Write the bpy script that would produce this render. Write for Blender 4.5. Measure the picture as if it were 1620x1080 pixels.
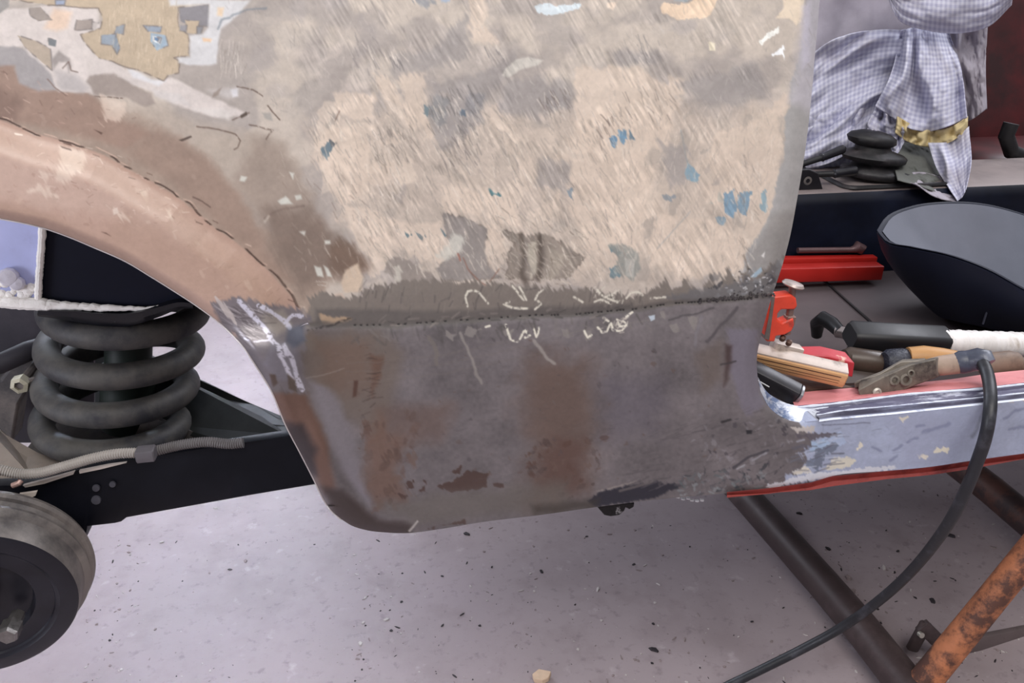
import bpy, bmesh, numpy as np, random
from math import sin, cos, tan, pi, radians, sqrt, atan2, hypot
from mathutils import Vector, Matrix, Euler
for _o in list(bpy.data.objects): bpy.data.objects.remove(_o)
C = bpy.context.scene.collection
SC = bpy.context.scene
random.seed(7); RNG = np.random.default_rng(7)

# ------------------------------------------------------------------ camera
FPX = 1348.0; CXP, CYP = 810.0, 540.0
PITCH, YAW = radians(25), radians(9)
CAM = np.array([0, -.6, .92])
cd = bpy.data.cameras.new('camera'); cam = bpy.data.objects.new('camera', cd); C.objects.link(cam)
cam.location = CAM; cam.rotation_euler = (radians(90)-PITCH, 0, -YAW)
cd.sensor_width = 36; cd.lens = FPX/1620*36; cd.clip_start = .01
SC.camera = cam
# ------------------------------------------------------------------ world, lights, exposure
W = bpy.data.worlds.new('workshop_air'); SC.world = W; W.use_nodes = True
wn = W.node_tree.nodes; wl = W.node_tree.links
bg = wn['Background']
tc = wn.new('ShaderNodeTexCoord'); sep = wn.new('ShaderNodeSeparateXYZ'); rmp = wn.new('ShaderNodeValToRGB')
mp = wn.new('ShaderNodeMapRange'); mp.inputs['From Min'].default_value = -1
wl.new(tc.outputs['Generated'], sep.inputs[0]); wl.new(sep.outputs['Z'], mp.inputs['Value']); wl.new(mp.outputs[0], rmp.inputs['Fac']); wl.new(rmp.outputs['Color'], bg.inputs['Color'])
e = rmp.color_ramp.elements
e[0].position = .35; e[0].color = (.17, .16, .17, 1)
e[1].position = .8; e[1].color = (.80, .80, .86, 1)
x_ = rmp.color_ramp.elements.new(.52); x_.color = (.42, .41, .44, 1)
bg.inputs['Strength'].default_value = .55
def area(name, loc, target, size, sizey, energy, col, spread=180):
    l = bpy.data.lights.new(name, 'AREA'); l.shape = 'RECTANGLE'; l.size = size; l.size_y = sizey; l.energy = energy; l.color = col
    l.spread = radians(spread)
    o = bpy.data.objects.new(name, l); C.objects.link(o); o.location = loc
    o.rotation_euler = (Vector(target)-Vector(loc)).to_track_quat('-Z', 'Y').to_euler(); return o
area('roof_light', (.3, -1.6, 3.0), (.3, .1, .6), 2.4, 1.4, 52, (1, .965, .92))
area('doorway_daylight', (-1.6, 3.6, 2.3), (-.2, .6, 0), 2.0, 1.6, 48, (.80, .87, 1))
area('side_fill', (2.6, 1.3, 2.6), (.8, .5, .5), 1.2, 1.0, 36, (.90, .92, 1))  # added lamp on the right, aimed to brighten the floor there
area('roller_door_gap', (-.55, 4.4, 2.7), (-.30, .42, 0), .42, 1.1, 1.3, (.74, .82, 1), 9)
area('left_fill', (-2.1, -1.1, .75), (-.42, .12, .66), .9, .9, 3.6, (.86, .89, 1), 70)  # added fill lamp, brightens the wheel housing; no window known there
SC.view_settings.view_transform = 'Standard'; SC.view_settings.look = 'None'
SC.view_settings.gamma = 1; SC.view_settings.use_curve_mapping = False
SC.view_settings.exposure = 0.43

# ------------------------------------------------------------------ measuring
_p, _w = PITCH, YAW
VF = np.array([sin(_w)*cos(_p), cos(_w)*cos(_p), -sin(_p)]); VR = np.array([cos(_w), -sin(_w), 0]); VU = np.cross(VR, VF)
def ray(px, py):
    px = np.asarray(px, float)[..., None]; py = np.asarray(py, float)[..., None]
    return VF+(px-CXP)/FPX*VR-(py-CYP)/FPX*VU
def at(px, py, Y):
    v = ray(px, py); return CAM+v*((np.asarray(Y, float)-CAM[1])/v[..., 1])[..., None]
def atz(px, py, Z):
    v = ray(px, py); return CAM+v*((np.asarray(Z, float)-CAM[2])/v[..., 2])[..., None]
V3 = lambda a: Vector([float(t) for t in a])
def sm(a, b, x):
    t = np.clip((np.asarray(x, float)-a)/(b-a), 0, 1); return t*t*(3-2*t)

# ------------------------------------------------------------------ materials
def lin(c):
    c = np.asarray(c, float)/255; return np.where(c <= .04045, c/12.92, ((c+.055)/1.055)**2.4)
_mats = {}
def mat(name, col, rough=.5, metal=0, var=.12, scale=40, bump=.1, col2=None, thr=.55, attr=False, stretch=None, bdist=.001, coat=0, spec=.5, cov=.06):
    if name in _mats: return _mats[name]
    m = bpy.data.materials.new(name); m.use_nodes = True; n = m.node_tree.nodes; l = m.node_tree.links
    b = n['Principled BSDF']; t = n.new('ShaderNodeTexCoord'); src = t.outputs['Object']
    if stretch:
        mpn = n.new('ShaderNodeMapping'); mpn.inputs['Scale'].default_value = stretch[:3]
        if len(stretch) > 3: mpn.inputs['Rotation'].default_value = (0, stretch[3], 0)
        l.new(src, mpn.inputs[0]); src = mpn.outputs[0]
    nz = n.new('ShaderNodeTexNoise'); nz.inputs['Scale'].default_value = scale; nz.inputs['Detail'].default_value = 6; nz.inputs['Roughness'].default_value = .65
    l.new(src, nz.inputs['Vector'])
    if attr:
        a = n.new('ShaderNodeAttribute'); a.attribute_name = 'paint'; base = a.outputs['Color']
    else:
        rg = n.new('ShaderNodeRGB'); rg.outputs[0].default_value = (*lin(col), 1); base = rg.outputs[0]
    if col2 is not None:
        n2 = n.new('ShaderNodeTexNoise'); n2.inputs['Scale'].default_value = scale*.35; n2.inputs['Detail'].default_value = 8; n2.inputs['Roughness'].default_value = .7
        l.new(src, n2.inputs['Vector'])
        mr = n.new('ShaderNodeMapRange'); mr.inputs['From Min'].default_value = thr-cov; mr.inputs['From Max'].default_value = thr+cov
        l.new(n2.outputs['Fac'], mr.inputs['Value'])
        mx = n.new('ShaderNodeMix'); mx.data_type = 'RGBA'; l.new(mr.outputs[0], mx.inputs['Factor']); l.new(base, mx.inputs['A']); mx.inputs['B'].default_value = (*lin(col2), 1); base = mx.outputs['Result']
    mul = n.new('ShaderNodeMix'); mul.data_type = 'RGBA'; mul.blend_type = 'MULTIPLY'; mul.inputs['Factor'].default_value = 1
    mr2 = n.new('ShaderNodeMapRange'); mr2.inputs['From Min'].default_value = .25; mr2.inputs['From Max'].default_value = .75; mr2.inputs['To Min'].default_value = 1-var; mr2.inputs['To Max'].default_value = 1+var
    l.new(nz.outputs['Fac'], mr2.inputs['Value']); l.new(base, mul.inputs['A']); l.new(mr2.outputs[0], mul.inputs['B']); l.new(mul.outputs['Result'], b.inputs['Base Color'])
    if attr:
        ar = n.new('ShaderNodeAttribute'); ar.attribute_name = 'finish'; sp = n.new('ShaderNodeSeparateColor'); l.new(ar.outputs['Color'], sp.inputs[0])
        l.new(sp.outputs[0], b.inputs['Roughness']); l.new(sp.outputs[1], b.inputs['Metallic'])
    else:
        mr3 = n.new('ShaderNodeMapRange'); mr3.inputs['To Min'].default_value = max(.05, rough-.12); mr3.inputs['To Max'].default_value = min(1, rough+.12)
        l.new(nz.outputs['Fac'], mr3.inputs['Value']); l.new(mr3.outputs[0], b.inputs['Roughness']); b.inputs['Metallic'].default_value = metal
    b.inputs['Specular IOR Level'].default_value = spec
    if coat: b.inputs['Coat Weight'].default_value = coat; b.inputs['Coat Roughness'].default_value = .25
    if bump:
        bp = n.new('ShaderNodeBump'); bp.inputs['Strength'].default_value = bump; bp.inputs['Distance'].default_value = bdist; l.new(nz.outputs['Fac'], bp.inputs['Height']); l.new(bp.outputs[0], b.inputs['Normal'])
    _mats[name] = m; return m

# ------------------------------------------------------------------ mesh tools
class MB:
    def __init__(s): s.v = []; s.f = []
    def add(s, v, f):
        k = len(s.v); s.v += [tuple(float(t) for t in a) for a in v]; s.f += [tuple(i+k for i in q) for q in f]; return s
    def grid(s, P, closeu=False, closev=False):          # P [n][m][3]
        P = np.asarray(P); n, m = P.shape[:2]; f = []
        for i in range(n if closeu else n-1):
            for j in range(m if closev else m-1):
                f.append((i*m+j, ((i+1) % n)*m+j, ((i+1) % n)*m+(j+1) % m, i*m+(j+1) % m))
        return s.add(P.reshape(-1, 3), f)
    def loft(s, rings, cap=True):
        n, m = len(rings), len(rings[0]); f = []
        for i in range(n-1):
            for j in range(m): f.append((i*m+j, i*m+(j+1) % m, (i+1)*m+(j+1) % m, (i+1)*m+j))
        if cap: f.append(tuple(range(m))[::-1]); f.append(tuple((n-1)*m+j for j in range(m)))
        return s.add([p for r in rings for p in r], f)
    def tube(s, pts, r, seg=16, cap=True):
        pts = [Vector(V3(p)) for p in pts]; n = len(pts); rs = r if isinstance(r, (list, tuple, np.ndarray)) else [r]*n
        T = [(pts[min(i+1, n-1)]-pts[max(i-1, 0)]).normalized() for i in range(n)]
        a = Vector((0, 0, 1)) if abs(T[0].z) < .9 else Vector((1, 0, 0)); N = (a-T[0]*a.dot(T[0])).normalized(); rings = []
        for i in range(n):
            N = (N-T[i]*N.dot(T[i])).normalized(); B = T[i].cross(N)
            rings.append([pts[i]+(N*cos(2*pi*j/seg)+B*sin(2*pi*j/seg))*rs[i] for j in range(seg)])
        return s.loft(rings, cap)
    def lathe(s, prof, o, axis, seg=48, cap=True):       # prof [(r, h)]
        o = V3(o); ax = V3(axis).normalized(); a = Vector((0, 0, 1)) if abs(ax.z) < .9 else Vector((1, 0, 0)); N = (a-ax*a.dot(ax)).normalized(); B = ax.cross(N)
        return s.loft([[o+ax*h+(N*cos(2*pi*j/seg)+B*sin(2*pi*j/seg))*r for j in range(seg)] for r, h in prof], cap)
    def bar(s, a, b, w, h, up=(0, 0, 1), bev=.15, n=2):   # bevelled rectangular bar a->b, w across, h along up
        a, b = V3(a), V3(b); T = (b-a).normalized(); U = V3(up); U = (U-T*U.dot(T)).normalized(); S = T.cross(U); c = min(w, h)*bev
        pr = []
        for sx, sy in ((1, 1), (-1, 1), (-1, -1), (1, -1)):
            cx, cy = sx*(w/2-c), sy*(h/2-c); a0 = atan2(sy, sx)-pi/4
            for k in range(n+1):
                t = a0+k/n*pi/2; pr.append((cx+c*cos(t), cy+c*sin(t)))
        L = (b-a).length; R = []
        for d, k in ((0, .82), (c*.6, 1), (L-c*.6, 1), (L, .82)):
            R.append([a+T*d+S*(x*k)+U*(y*k) for x, y in pr])
        return s.loft(R)
    def prism(s, pts, off):                              # polygon points 3d extruded by vector off
        n = len(pts); P = [V3(p) for p in pts]; o = V3(off)
        return s.add(P+[p+o for p in P], [tuple(range(n)), tuple(range(2*n-1, n-1, -1))]+[(i, i+n, (i+1) % n+n, (i+1) % n) for i in range(n)])
    def build(s, name, m, parent=None, smooth=True, sharp=35, bevel=0, label=None):
        me = bpy.data.meshes.new(name); me.from_pydata(s.v, [], s.f); me.update()
        bm = bmesh.new(); bm.from_mesh(me); bmesh.ops.recalc_face_normals(bm, faces=bm.faces); bm.to_mesh(me); bm.free()
        me.materials.append(m)
        if smooth:
            me.polygons.foreach_set('use_smooth', [True]*len(me.polygons)); me.set_sharp_from_angle(angle=radians(sharp))
        o = bpy.data.objects.new(name, me); C.objects.link(o)
        if parent: o.parent = parent; o.matrix_parent_inverse = parent.matrix_world.inverted()
        if bevel:
            md = o.modifiers.new('bevel', 'BEVEL'); md.width = bevel; md.segments = 2; md.limit_method = 'ANGLE'; md.angle_limit = radians(40)
        if label: o['label'] = label
        return o
def tag(o, label, cat, group=None, kind=None):
    o['label'] = label; o['category'] = cat
    if group: o['group'] = group
    if kind: o['kind'] = kind
    return o
def empty(name, loc):
    o = bpy.data.objects.new(name, None); C.objects.link(o); o.location = V3(loc); o.empty_display_size = .05; bpy.context.view_layer.update(); return o
def resample(pts, n, smooth=True):
    P = np.array(pts, float); d = np.r_[0, np.cumsum(np.linalg.norm(np.diff(P, axis=0), axis=1))]; t = np.linspace(0, d[-1], n)
    if not smooth: return np.stack([np.interp(t, d, P[:, k]) for k in range(P.shape[1])], 1)
    m = np.gradient(P, d, axis=0); i = np.clip(np.searchsorted(d, t, side='right')-1, 0, len(d)-2); h = (d[i+1]-d[i])[:, None]; s_ = (t[:, None]-d[i][:, None])/h
    return (2*s_**3-3*s_**2+1)*P[i]+(s_**3-2*s_**2+s_)*h*m[i]+(-2*s_**3+3*s_**2)*P[i+1]+(s_**3-s_**2)*h*m[i+1]
def coons(T, B, L, R, n, m, sharp=()):                   # T,B left->right, L,R top->bottom; returns [m][n][k]
    T, B = [resample(q, n) for q in (T, B)]; L, R = [resample(q, m) for q in (L, R)]
    u = np.linspace(0, 1, n)[None, :, None]; v = np.linspace(0, 1, m)[:, None, None]
    return (1-v)*T[None]+v*B[None]+(1-u)*L[:, None]+u*R[:, None]-((1-u)*(1-v)*T[0]+u*(1-v)*T[-1]+(1-u)*v*B[0]+u*v*B[-1])

# ------------------------------------------------------------------ paint: what is on the old bodywork, patch by patch
LAT = RNG.random((512, 512))
def vn(x, y):
    x = np.asarray(x, float); y = np.asarray(y, float); xi = np.floor(x).astype(int); yi = np.floor(y).astype(int); fx = x-xi; fy = y-yi; fx = fx*fx*(3-2*fx); fy = fy*fy*(3-2*fy)
    g = lambda a, b: LAT[a % 512, b % 512]
    return (g(xi, yi)*(1-fx)+g(xi+1, yi)*fx)*(1-fy)+(g(xi, yi+1)*(1-fx)+g(xi+1, yi+1)*fx)*fy
def fbm(x, y, o=4):
    s_ = 0; a = .5
    for k in range(o): s_ = s_+a*vn(x*2**k+17*k, y*2**k+31*k); a *= .5
    return s_/(1-.5**o)
OX, OY, CW, CH = 110, 130, 1860, 1020
gx, gy = np.meshgrid(np.arange(CW)-OX, np.arange(CH)-OY); gx = gx.astype(float); gy = gy.astype(float)
WX = (fbm(gx/22, gy/22, 4)-.5)*2; WY = (fbm(gx/22+91, gy/22+57, 4)-.5)*2
ST = fbm((gx*.87-gy*.5)/3.0, (gx*.5+gy*.87)/30, 2)      # streaks leaning like the sanding marks
ST2 = fbm((gx*.97-gy*.2)/2.6, (gx*.2+gy*.97)/26, 2)
RAG = (ST-.5)*2.6
PC = np.zeros((CH, CW, 3)); FN = np.zeros((CH, CW, 2)); FN[..., 0] = .6; HT = np.zeros((CH, CW))
def win(xs, ys, m):
    x0 = int(max(0, min(xs)+OX-m)); x1 = int(min(CW, max(xs)+OX+m+1)); y0 = int(max(0, min(ys)+OY-m)); y1 = int(min(CH, max(ys)+OY+m+1)); return slice(y0, max(y1, y0+1)), slice(x0, max(x1, x0+1))
def sdpoly(pts, X, Y):
    n = len(pts); d = np.full(X.shape, 1e9); ins = np.zeros(X.shape, bool)
    for i in range(n):
        ax, ay = pts[i]; bx, by = pts[(i+1) % n]; ex, ey = bx-ax, by-ay; L2 = ex*ex+ey*ey+1e-9
        t = np.clip(((X-ax)*ex+(Y-ay)*ey)/L2, 0, 1); d = np.minimum(d, (X-ax-t*ex)**2+(Y-ay-t*ey)**2)
        c = (ay > Y) != (by > Y); xx = ax+(Y-ay)*ex/(ey if abs(ey) > 1e-9 else 1e-9); ins ^= c & (X < xx)
    d = np.sqrt(d); return np.where(ins, -d, d)
def blend(sl, m, col, fin=None, ht=0):
    if col is not None: PC[sl] = PC[sl]*(1-m[..., None])+np.array(col, float)*m[..., None]
    if fin is not None: FN[sl] = FN[sl]*(1-m[..., None])+np.array(fin, float)*m[..., None]
    if ht: HT[sl] += ht*m
def P(pts, col, soft=1.5, amp=3, alpha=1, rag=0, fin=None, ht=0, edge=None):
    xs, ys = zip(*pts); sl = win(xs, ys, soft*2+amp*2+rag+3)
    d = sdpoly(pts, gx[sl]+WX[sl]*amp, gy[sl]+WY[sl]*amp)+RAG[sl]*rag
    m = sm(soft, -soft, d)*alpha; blend(sl, m, col, fin, ht)
    if edge is not None:
        m2 = np.exp(-(d/1.3)**2)*.75*alpha*sm(.35, .6, fbm(gx[sl]/9, gy[sl]/9, 2)); blend(sl, m2, edge)
def sdline(pts, X, Y):
    X = np.asarray(X, float); Y = np.asarray(Y, float)
    d = np.full(X.shape, 1e9)
    for (ax, ay), (bx, by) in zip(pts[:-1], pts[1:]):
        ex, ey = bx-ax, by-ay; t = np.clip(((X-ax)*ex+(Y-ay)*ey)/(ex*ex+ey*ey+1e-9), 0, 1); d = np.minimum(d, (X-ax-t*ex)**2+(Y-ay-t*ey)**2)
    return np.sqrt(d)
def S(pts, w, col, alpha=1, soft=1, amp=1, brk=0, fin=None, ht=0):
    xs, ys = zip(*pts); sl = win(xs, ys, w+soft+amp+3)
    d = sdline(pts, gx[sl]+WX[sl]*amp*2, gy[sl]+WY[sl]*amp*2)-w/2
    m = sm(soft, -soft, d)*alpha
    if brk: m = m*sm(brk-.12, brk+.12, fbm(gx[sl]/3.5, gy[sl]/3.5, 2))
    blend(sl, m, col, fin, ht)
def inside(poly, x, y):
    r_ = False; n = len(poly)
    for i in range(n):
        ax, ay = poly[i]; bx, by = poly[(i+1) % n]
        if (ay > y) != (by > y) and x < ax+(y-ay)*(bx-ax)/(by-ay): r_ = not r_
    return r_
def RS(poly, n, ang, L, w, cols, alpha=.5, jit=.25, curve=0):
    xs, ys = zip(*poly)
    for _ in range(n):
        x = random.uniform(min(xs), max(xs)); y = random.uniform(min(ys), max(ys))
        if not inside(poly, x, y): continue
        a = radians(ang)+random.gauss(0, jit); l_ = random.uniform(*L); c = random.choice(cols); dx, dy = cos(a)*l_/2, -sin(a)*l_/2
        S([(x-dx, y-dy), (x+random.gauss(0, curve), y), (x+dx, y+dy)], random.uniform(*w), c, alpha*random.uniform(.5, 1), soft=.8, amp=.5)
def RB(poly, n, r, cols, alpha=.6, asp=.6, ang=60, soft=3, amp=6):
    xs, ys = zip(*poly)
    for _ in range(n):
        x = random.uniform(min(xs), max(xs)); y = random.uniform(min(ys), max(ys))
        if not inside(poly, x, y): continue
        a = radians(ang)+random.gauss(0, .5); q = random.uniform(*r); pts = []
        for k in range(7):
            t = k/7*2*pi+random.uniform(-.3, .3); rr = random.uniform(.7, 1.25); ex, ey = cos(t)*q*rr, sin(t)*q*asp*rr; pts.append((x+ex*cos(a)+ey*sin(a), y-ex*sin(a)+ey*cos(a)))
        P(pts, random.choice(cols), soft*random.uniform(.4, 1.4), amp, alpha*random.uniform(.5, 1), rag=random.choice((0, 2, 5)))

BEI, GRY, TAN, BRN = (216, 199, 182), (173, 165, 158), (190, 173, 150), (152, 128, 113)
# --- overall base of the upper panel: grey primer, filler patches by large noise
nb = fbm(gx/75+3, gy/60+8, 4)
t = sm(.42, .6, nb)[..., None]; PC[:] = np.array((172, 163, 156))*(1-t)+np.array((196, 185, 173))*t

full = [(-100, -120), (1330, -120), (1330, 520), (-100, 520)]
topz = [(340, -80), (1290, -80), (1290, 170), (900, 190), (640, 160), (480, 190), (380, 150)]
midz = [(480, 190), (640, 165), (900, 180), (1240, 170), (1235, 300), (1180, 430), (1080, 445), (900, 440), (700, 440), (590, 420), (520, 300)]
RB(topz, 90, (12, 45), [(186, 177, 168), (196, 186, 176), (166, 158, 154), (176, 168, 164), (204, 192, 182)], .55, .5, 20, 5, 8)
P(midz, (203, 188, 173), 22, 22, .75, rag=6)
RB(midz, 95, (16, 48), [BEI, (220, 204, 187), (210, 194, 178), (206, 190, 174), (184, 172, 160)], .75, .6, 62, 3, 9)
RB(midz, 75, (6, 24), [(166, 157, 148), (176, 166, 156), (158, 150, 146)], .6, .4, 66, 2, 6)
# named filler areas
for q in ([(640, 112), (672, 112), (672, 190), (660, 205), (640, 195), (640, 150), (620, 125)], [(744, -20), (772, 0), (770, 20), (768, 45), (792, 62), (790, 68), (750, 70), (742, 40)], [(590, 115), (608, 118), (634, 148), (640, 165), (610, 160), (596, 140)],
          [(535, 145), (590, 145), (592, 185), (560, 190), (530, 178)], [(510, 210), (560, 200), (585, 230), (580, 300), (545, 330), (520, 300), (500, 250)], [(910, 105), (1010, 108), (1050, 130), (1075, 160), (1060, 230), (960, 260), (915, 240), (905, 170)],
          [(905, 250), (1020, 240), (1030, 300), (1010, 400), (930, 400), (900, 330)], [(1040, 340), (1130, 350), (1180, 380), (1175, 425), (1110, 440), (1050, 430), (1020, 400)], [(1130, 210), (1200, 190), (1238, 150), (1250, 140), (1248, 170), (1230, 190), (1235, 260), (1215, 290), (1190, 320), (1150, 300), (1120, 260)],
          [(760, 300), (810, 305), (830, 360), (770, 350)], [(700, 290), (765, 310), (760, 345), (705, 335)], [(640, 350), (700, 350), (705, 420), (660, 410), (600, 380), (590, 340)], [(745, 355), (795, 365), (805, 400), (770, 392), (765, 370)], [(545, 330), (600, 330), (620, 400), (590, 420), (560, 380)], [(1062, 120), (1085, 125), (1080, 150), (1060, 155), (1045, 140)]):
    P(q, (218, 201, 184), 4, 8, .8, rag=4)
for q in ([(685, 135), (760, 115), (815, 85), (800, 130), (770, 150), (765, 190), (740, 215), (700, 240), (680, 200), (675, 170)], [(690, 160), (760, 160), (762, 190), (725, 215), (690, 210)], [(620, 85), (680, 80), (740, 20), (745, 60), (735, 95), (690, 105), (620, 130)], [(1070, 130), (1200, 100), (1215, 150), (1150, 170), (1110, 160), (1090, 150)],
          [(860, 250), (905, 258), (900, 310), (880, 300), (850, 290)], [(1045, 220), (1085, 230), (1095, 290), (1060, 300), (1050, 260)], [(970, 80), (1040, 75), (1040, 100), (980, 105)], [(880, 120), (905, 130), (910, 150), (880, 180), (860, 160)], [(800, 130), (860, 120), (900, 170), (850, 190), (790, 170)]):
    P(q, (157, 151, 148), 6, 8, .7, rag=6)
P([(688, 150), (710, 160), (705, 195), (690, 200), (678, 180)], (140, 140, 140), 3, 4, .8, rag=3); P([(740, 145), (765, 150), (762, 178), (745, 185), (735, 170)], (143, 141, 142), 3, 4, .8, rag=3)
P([(795, 118), (800, 108), (815, 95), (835, 90), (860, 95), (850, 105), (820, 112), (805, 122)], (205, 200, 190), 2, 3, .9)
# brown primer above the wheel arch
brz = [(-110, 88), (0, 96), (26, 106), (38, 130), (80, 142), (150, 150), (175, 166), (215, 176), (255, 192), (300, 225), (345, 262), (378, 300), (410, 350), (440, 372), (500, 372), (560, 395), (590, 425), (560, 440), (520, 445), (500, 515), (400, 430), (330, 380), (200, 300), (-110, 260)]
P(brz, (164, 146, 132), 8, 8, 1, rag=2)
P([(170, 150), (260, 170), (330, 200), (420, 215), (470, 250), (490, 300), (500, 370), (420, 350), (370, 300), (330, 255), (280, 215), (215, 185)], (180, 167, 154), 14, 10, .85)
P([(400, 215), (450, 225), (490, 300), (520, 370), (470, 380), (410, 350), (370, 290)], (158, 143, 131), 18, 12, .9)
P([(-110, 88), (0, 96), (26, 106), (38, 130), (80, 142), (150, 150), (170, 175), (240, 215), (200, 235), (80, 205), (-110, 170)], (154, 129, 115), 8, 6, .85)
P([(-110, 115), (0, 140), (40, 160), (20, 195), (-110, 190)], (125, 103, 92), 12, 6, .7)
P([(250, 205), (330, 250), (380, 310), (430, 400), (470, 450), (440, 440), (340, 350), (270, 290), (200, 240)], (154, 132, 118), 10, 6, .85)
P([(420, 330), (490, 335), (545, 385), (580, 420), (560, 440), (520, 430), (480, 470), (430, 400)], (127, 111, 100), 16, 9, .9, rag=4)
P([(535, 375), (560, 385), (580, 425), (530, 430), (520, 400)], (112, 92, 78), 6, 6, .7, rag=4)
# upper left: old gold filler, white filler, grey
P([(-110, 60), (0, 64), (45, 80), (80, 110), (95, 142), (60, 145), (30, 132), (24, 104), (-110, 92)], (163, 158, 157), 4, 3)
P([(-110, 10), (18, 15), (80, 8), (152, 12), (160, 50), (135, 56), (150, 80), (185, 100), (240, 128), (270, 122), (330, 150), (395, 182), (345, 186), (285, 168), (235, 142), (175, 122), (150, 118), (140, 132), (152, 148), (95, 146), (80, 118), (60, 98), (36, 75), (-110, 62)], (212, 203, 197), 3, 4)
P([(200, 105), (240, 125), (262, 128), (250, 136), (210, 122)], (222, 222, 224), 3, 2, .8)
P([(85, 14), (112, 20), (108, 45), (90, 48), (70, 44)], (224, 198, 176), 6, 3, .9)
P([(-20, -120), (420, -120), (350, 0), (283, 12), (283, 42), (298, 55), (299, 88), (276, 92), (284, 97), (283, 116), (266, 118), (258, 128), (236, 118), (190, 102), (155, 92), (132, 66), (127, 56), (158, 46), (162, 32), (155, 14), (80, 8), (18, 0)], TAN, 1.2, 2.5, edge=(120, 108, 100))
P([(-110, -120), (-20, -120), (14, 0), (14, 12), (0, 20), (-110, 25)], (150, 146, 142), 2, 2)
for q, c in (([(46, 12), (64, 11), (82, 31), (60, 33), (47, 24)], (160, 150, 142)), ([(121, 32), (146, 31), (147, 46), (118, 49)], (163, 152, 144)), ([(146, 35), (156, 36), (150, 48), (145, 46)], (196, 188, 182)),
             ([(160, 56), (184, 53), (180, 72), (160, 70)], (152, 162, 172)), ([(184, 42), (198, 39), (195, 54), (181, 53)], (150, 156, 162)), ([(184, 54), (190, 76), (185, 86), (178, 74)], (140, 150, 160)),
             ([(226, 40), (256, 42), (254, 52), (234, 50)], (150, 160, 172)), ([(238, 52), (262, 56), (266, 72), (248, 80), (238, 66)], (160, 178, 192)), ([(241, 57), (255, 60), (252, 70), (242, 66)], (225, 233, 238)), ([(244, 59), (252, 61), (250, 66), (244, 64)], (104, 134, 168)),
             ([(284, 12), (330, 8), (332, 42), (300, 40), (286, 34)], (138, 135, 138)), ([(293, 32), (316, 33), (312, 54), (296, 52)], TAN), ([(312, 42), (322, 42), (318, 55), (312, 54)], (142, 142, 145)), ([(286, 40), (296, 40), (294, 50), (284, 48)], (150, 148, 150)),
             ([(28, 56), (60, 66), (80, 78), (82, 112), (68, 100), (50, 84), (38, 74)], (180, 166, 150)), ([(76, 60), (90, 64), (88, 74), (77, 72)], (120, 124, 126)), ([(88, 0), (104, 0), (102, 8), (88, 8)], (160, 170, 190))):
    P(q, c, 1, 1.2, edge=(125, 118, 115))
P([(262, -20), (290, -10), (345, 0), (395, 0), (380, 20), (350, 46), (342, 100), (330, 104), (300, 104), (283, 100), (283, 92), (300, 90), (300, 56), (322, 54), (330, 44), (332, 8), (290, 8), (270, 8)], (209, 208, 208), 3, 3)
P([(345, 12), (355, 12), (352, 26), (344, 25)], (232, 200, 160), 3, 2, .7); P([(320, 60), (336, 62), (334, 67), (322, 66)], (228, 190, 150), 2, 2, .8)
S([(345, 45), (352, 32), (375, 20), (395, 14), (420, 12)], 3, (120, 130, 138), .7, 2, 2)
P([(142, 120), (160, 118), (180, 116), (215, 135), (240, 148), (248, 165), (230, 170), (200, 153), (148, 148), (138, 130)], (158, 146, 138), 3, 4, .9); P([(92, 80), (110, 92), (112, 105), (108, 115), (104, 98), (92, 98), (84, 110), (80, 95)], (150, 142, 138), 3, 2, .8)
P([(85, 112), (120, 118), (140, 140), (130, 148), (95, 142)], (178, 172, 170), 6, 3, .8)
S([(98, 108), (108, 98), (112, 112), (122, 115)], 2, (115, 98, 90), .8); S([(75, 125), (90, 140), (105, 152)], 2.2, (122, 100, 90), .7); S([(150, 152), (198, 155)], 1.8, (88, 70, 62), .8, brk=.42)
P([(240, 140), (285, 150), (300, 165), (270, 163), (245, 152)], (206, 200, 196), 4, 3, .8); P([(350, 172), (365, 178), (362, 190), (335, 182), (305, 172)], (214, 208, 202), 5, 3, .85); P([(330, 142), (375, 140), (376, 152), (360, 156)], (208, 204, 202), 6, 3, .6)
RS([(190, 0), (283, 0), (298, 90), (260, 125), (180, 98), (150, 60)], 330, 82, (4, 12), (.6, 1.3), [(222, 208, 185), (160, 145, 125), (205, 190, 168)], .55, .15)
RS([(348, 70), (385, 68), (388, 115), (350, 118)], 60, 84, (6, 22), (.7, 1.3), [(222, 214, 204), (150, 140, 132)], .6, .12)
# isolated chips and marks high on the panel
P([(845, 12), (865, 5), (890, 8), (920, 6), (918, 14), (895, 20), (870, 23), (850, 19)], (216, 226, 230), 1, 3, rag=2)
P([(1046, 6), (1065, 8), (1090, 5), (1105, -8), (1135, -4), (1130, 14), (1118, 28), (1090, 30), (1075, 31), (1055, 24), (1046, 20)], (234, 210, 184), 1.2, 4, rag=2); P([(1070, -30), (1100, -10), (1085, 4), (1065, 2)], (170, 180, 184), 2, 3)
P([(1240, -30), (1275, -30), (1268, 35), (1260, 42), (1248, 30), (1228, 28), (1240, 10)], (226, 210, 188), 2, 4); P([(960, 4), (976, 2), (970, 16), (961, 12)], (224, 206, 188), 2, 2)
P([(1200, 66), (1212, 54), (1232, 42), (1233, 52), (1218, 58), (1205, 71)], (248, 248, 240), .8, 2, rag=1.5); P([(1221, 86), (1240, 72), (1242, 96), (1238, 86), (1224, 88)], (246, 248, 248), .8, 2, rag=1.5); P([(1121, 66), (1131, 68), (1132, 80), (1122, 80)], (226, 216, 192), 1, 1)
P([(690, -10), (716, -8), (712, 4), (700, 2)], (160, 178, 200), 2, 3, .8, rag=3); P([(660, -20), (690, 5), (678, 14), (655, 2)], (142, 145, 150), 3, 3, .8, rag=4)
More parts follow.
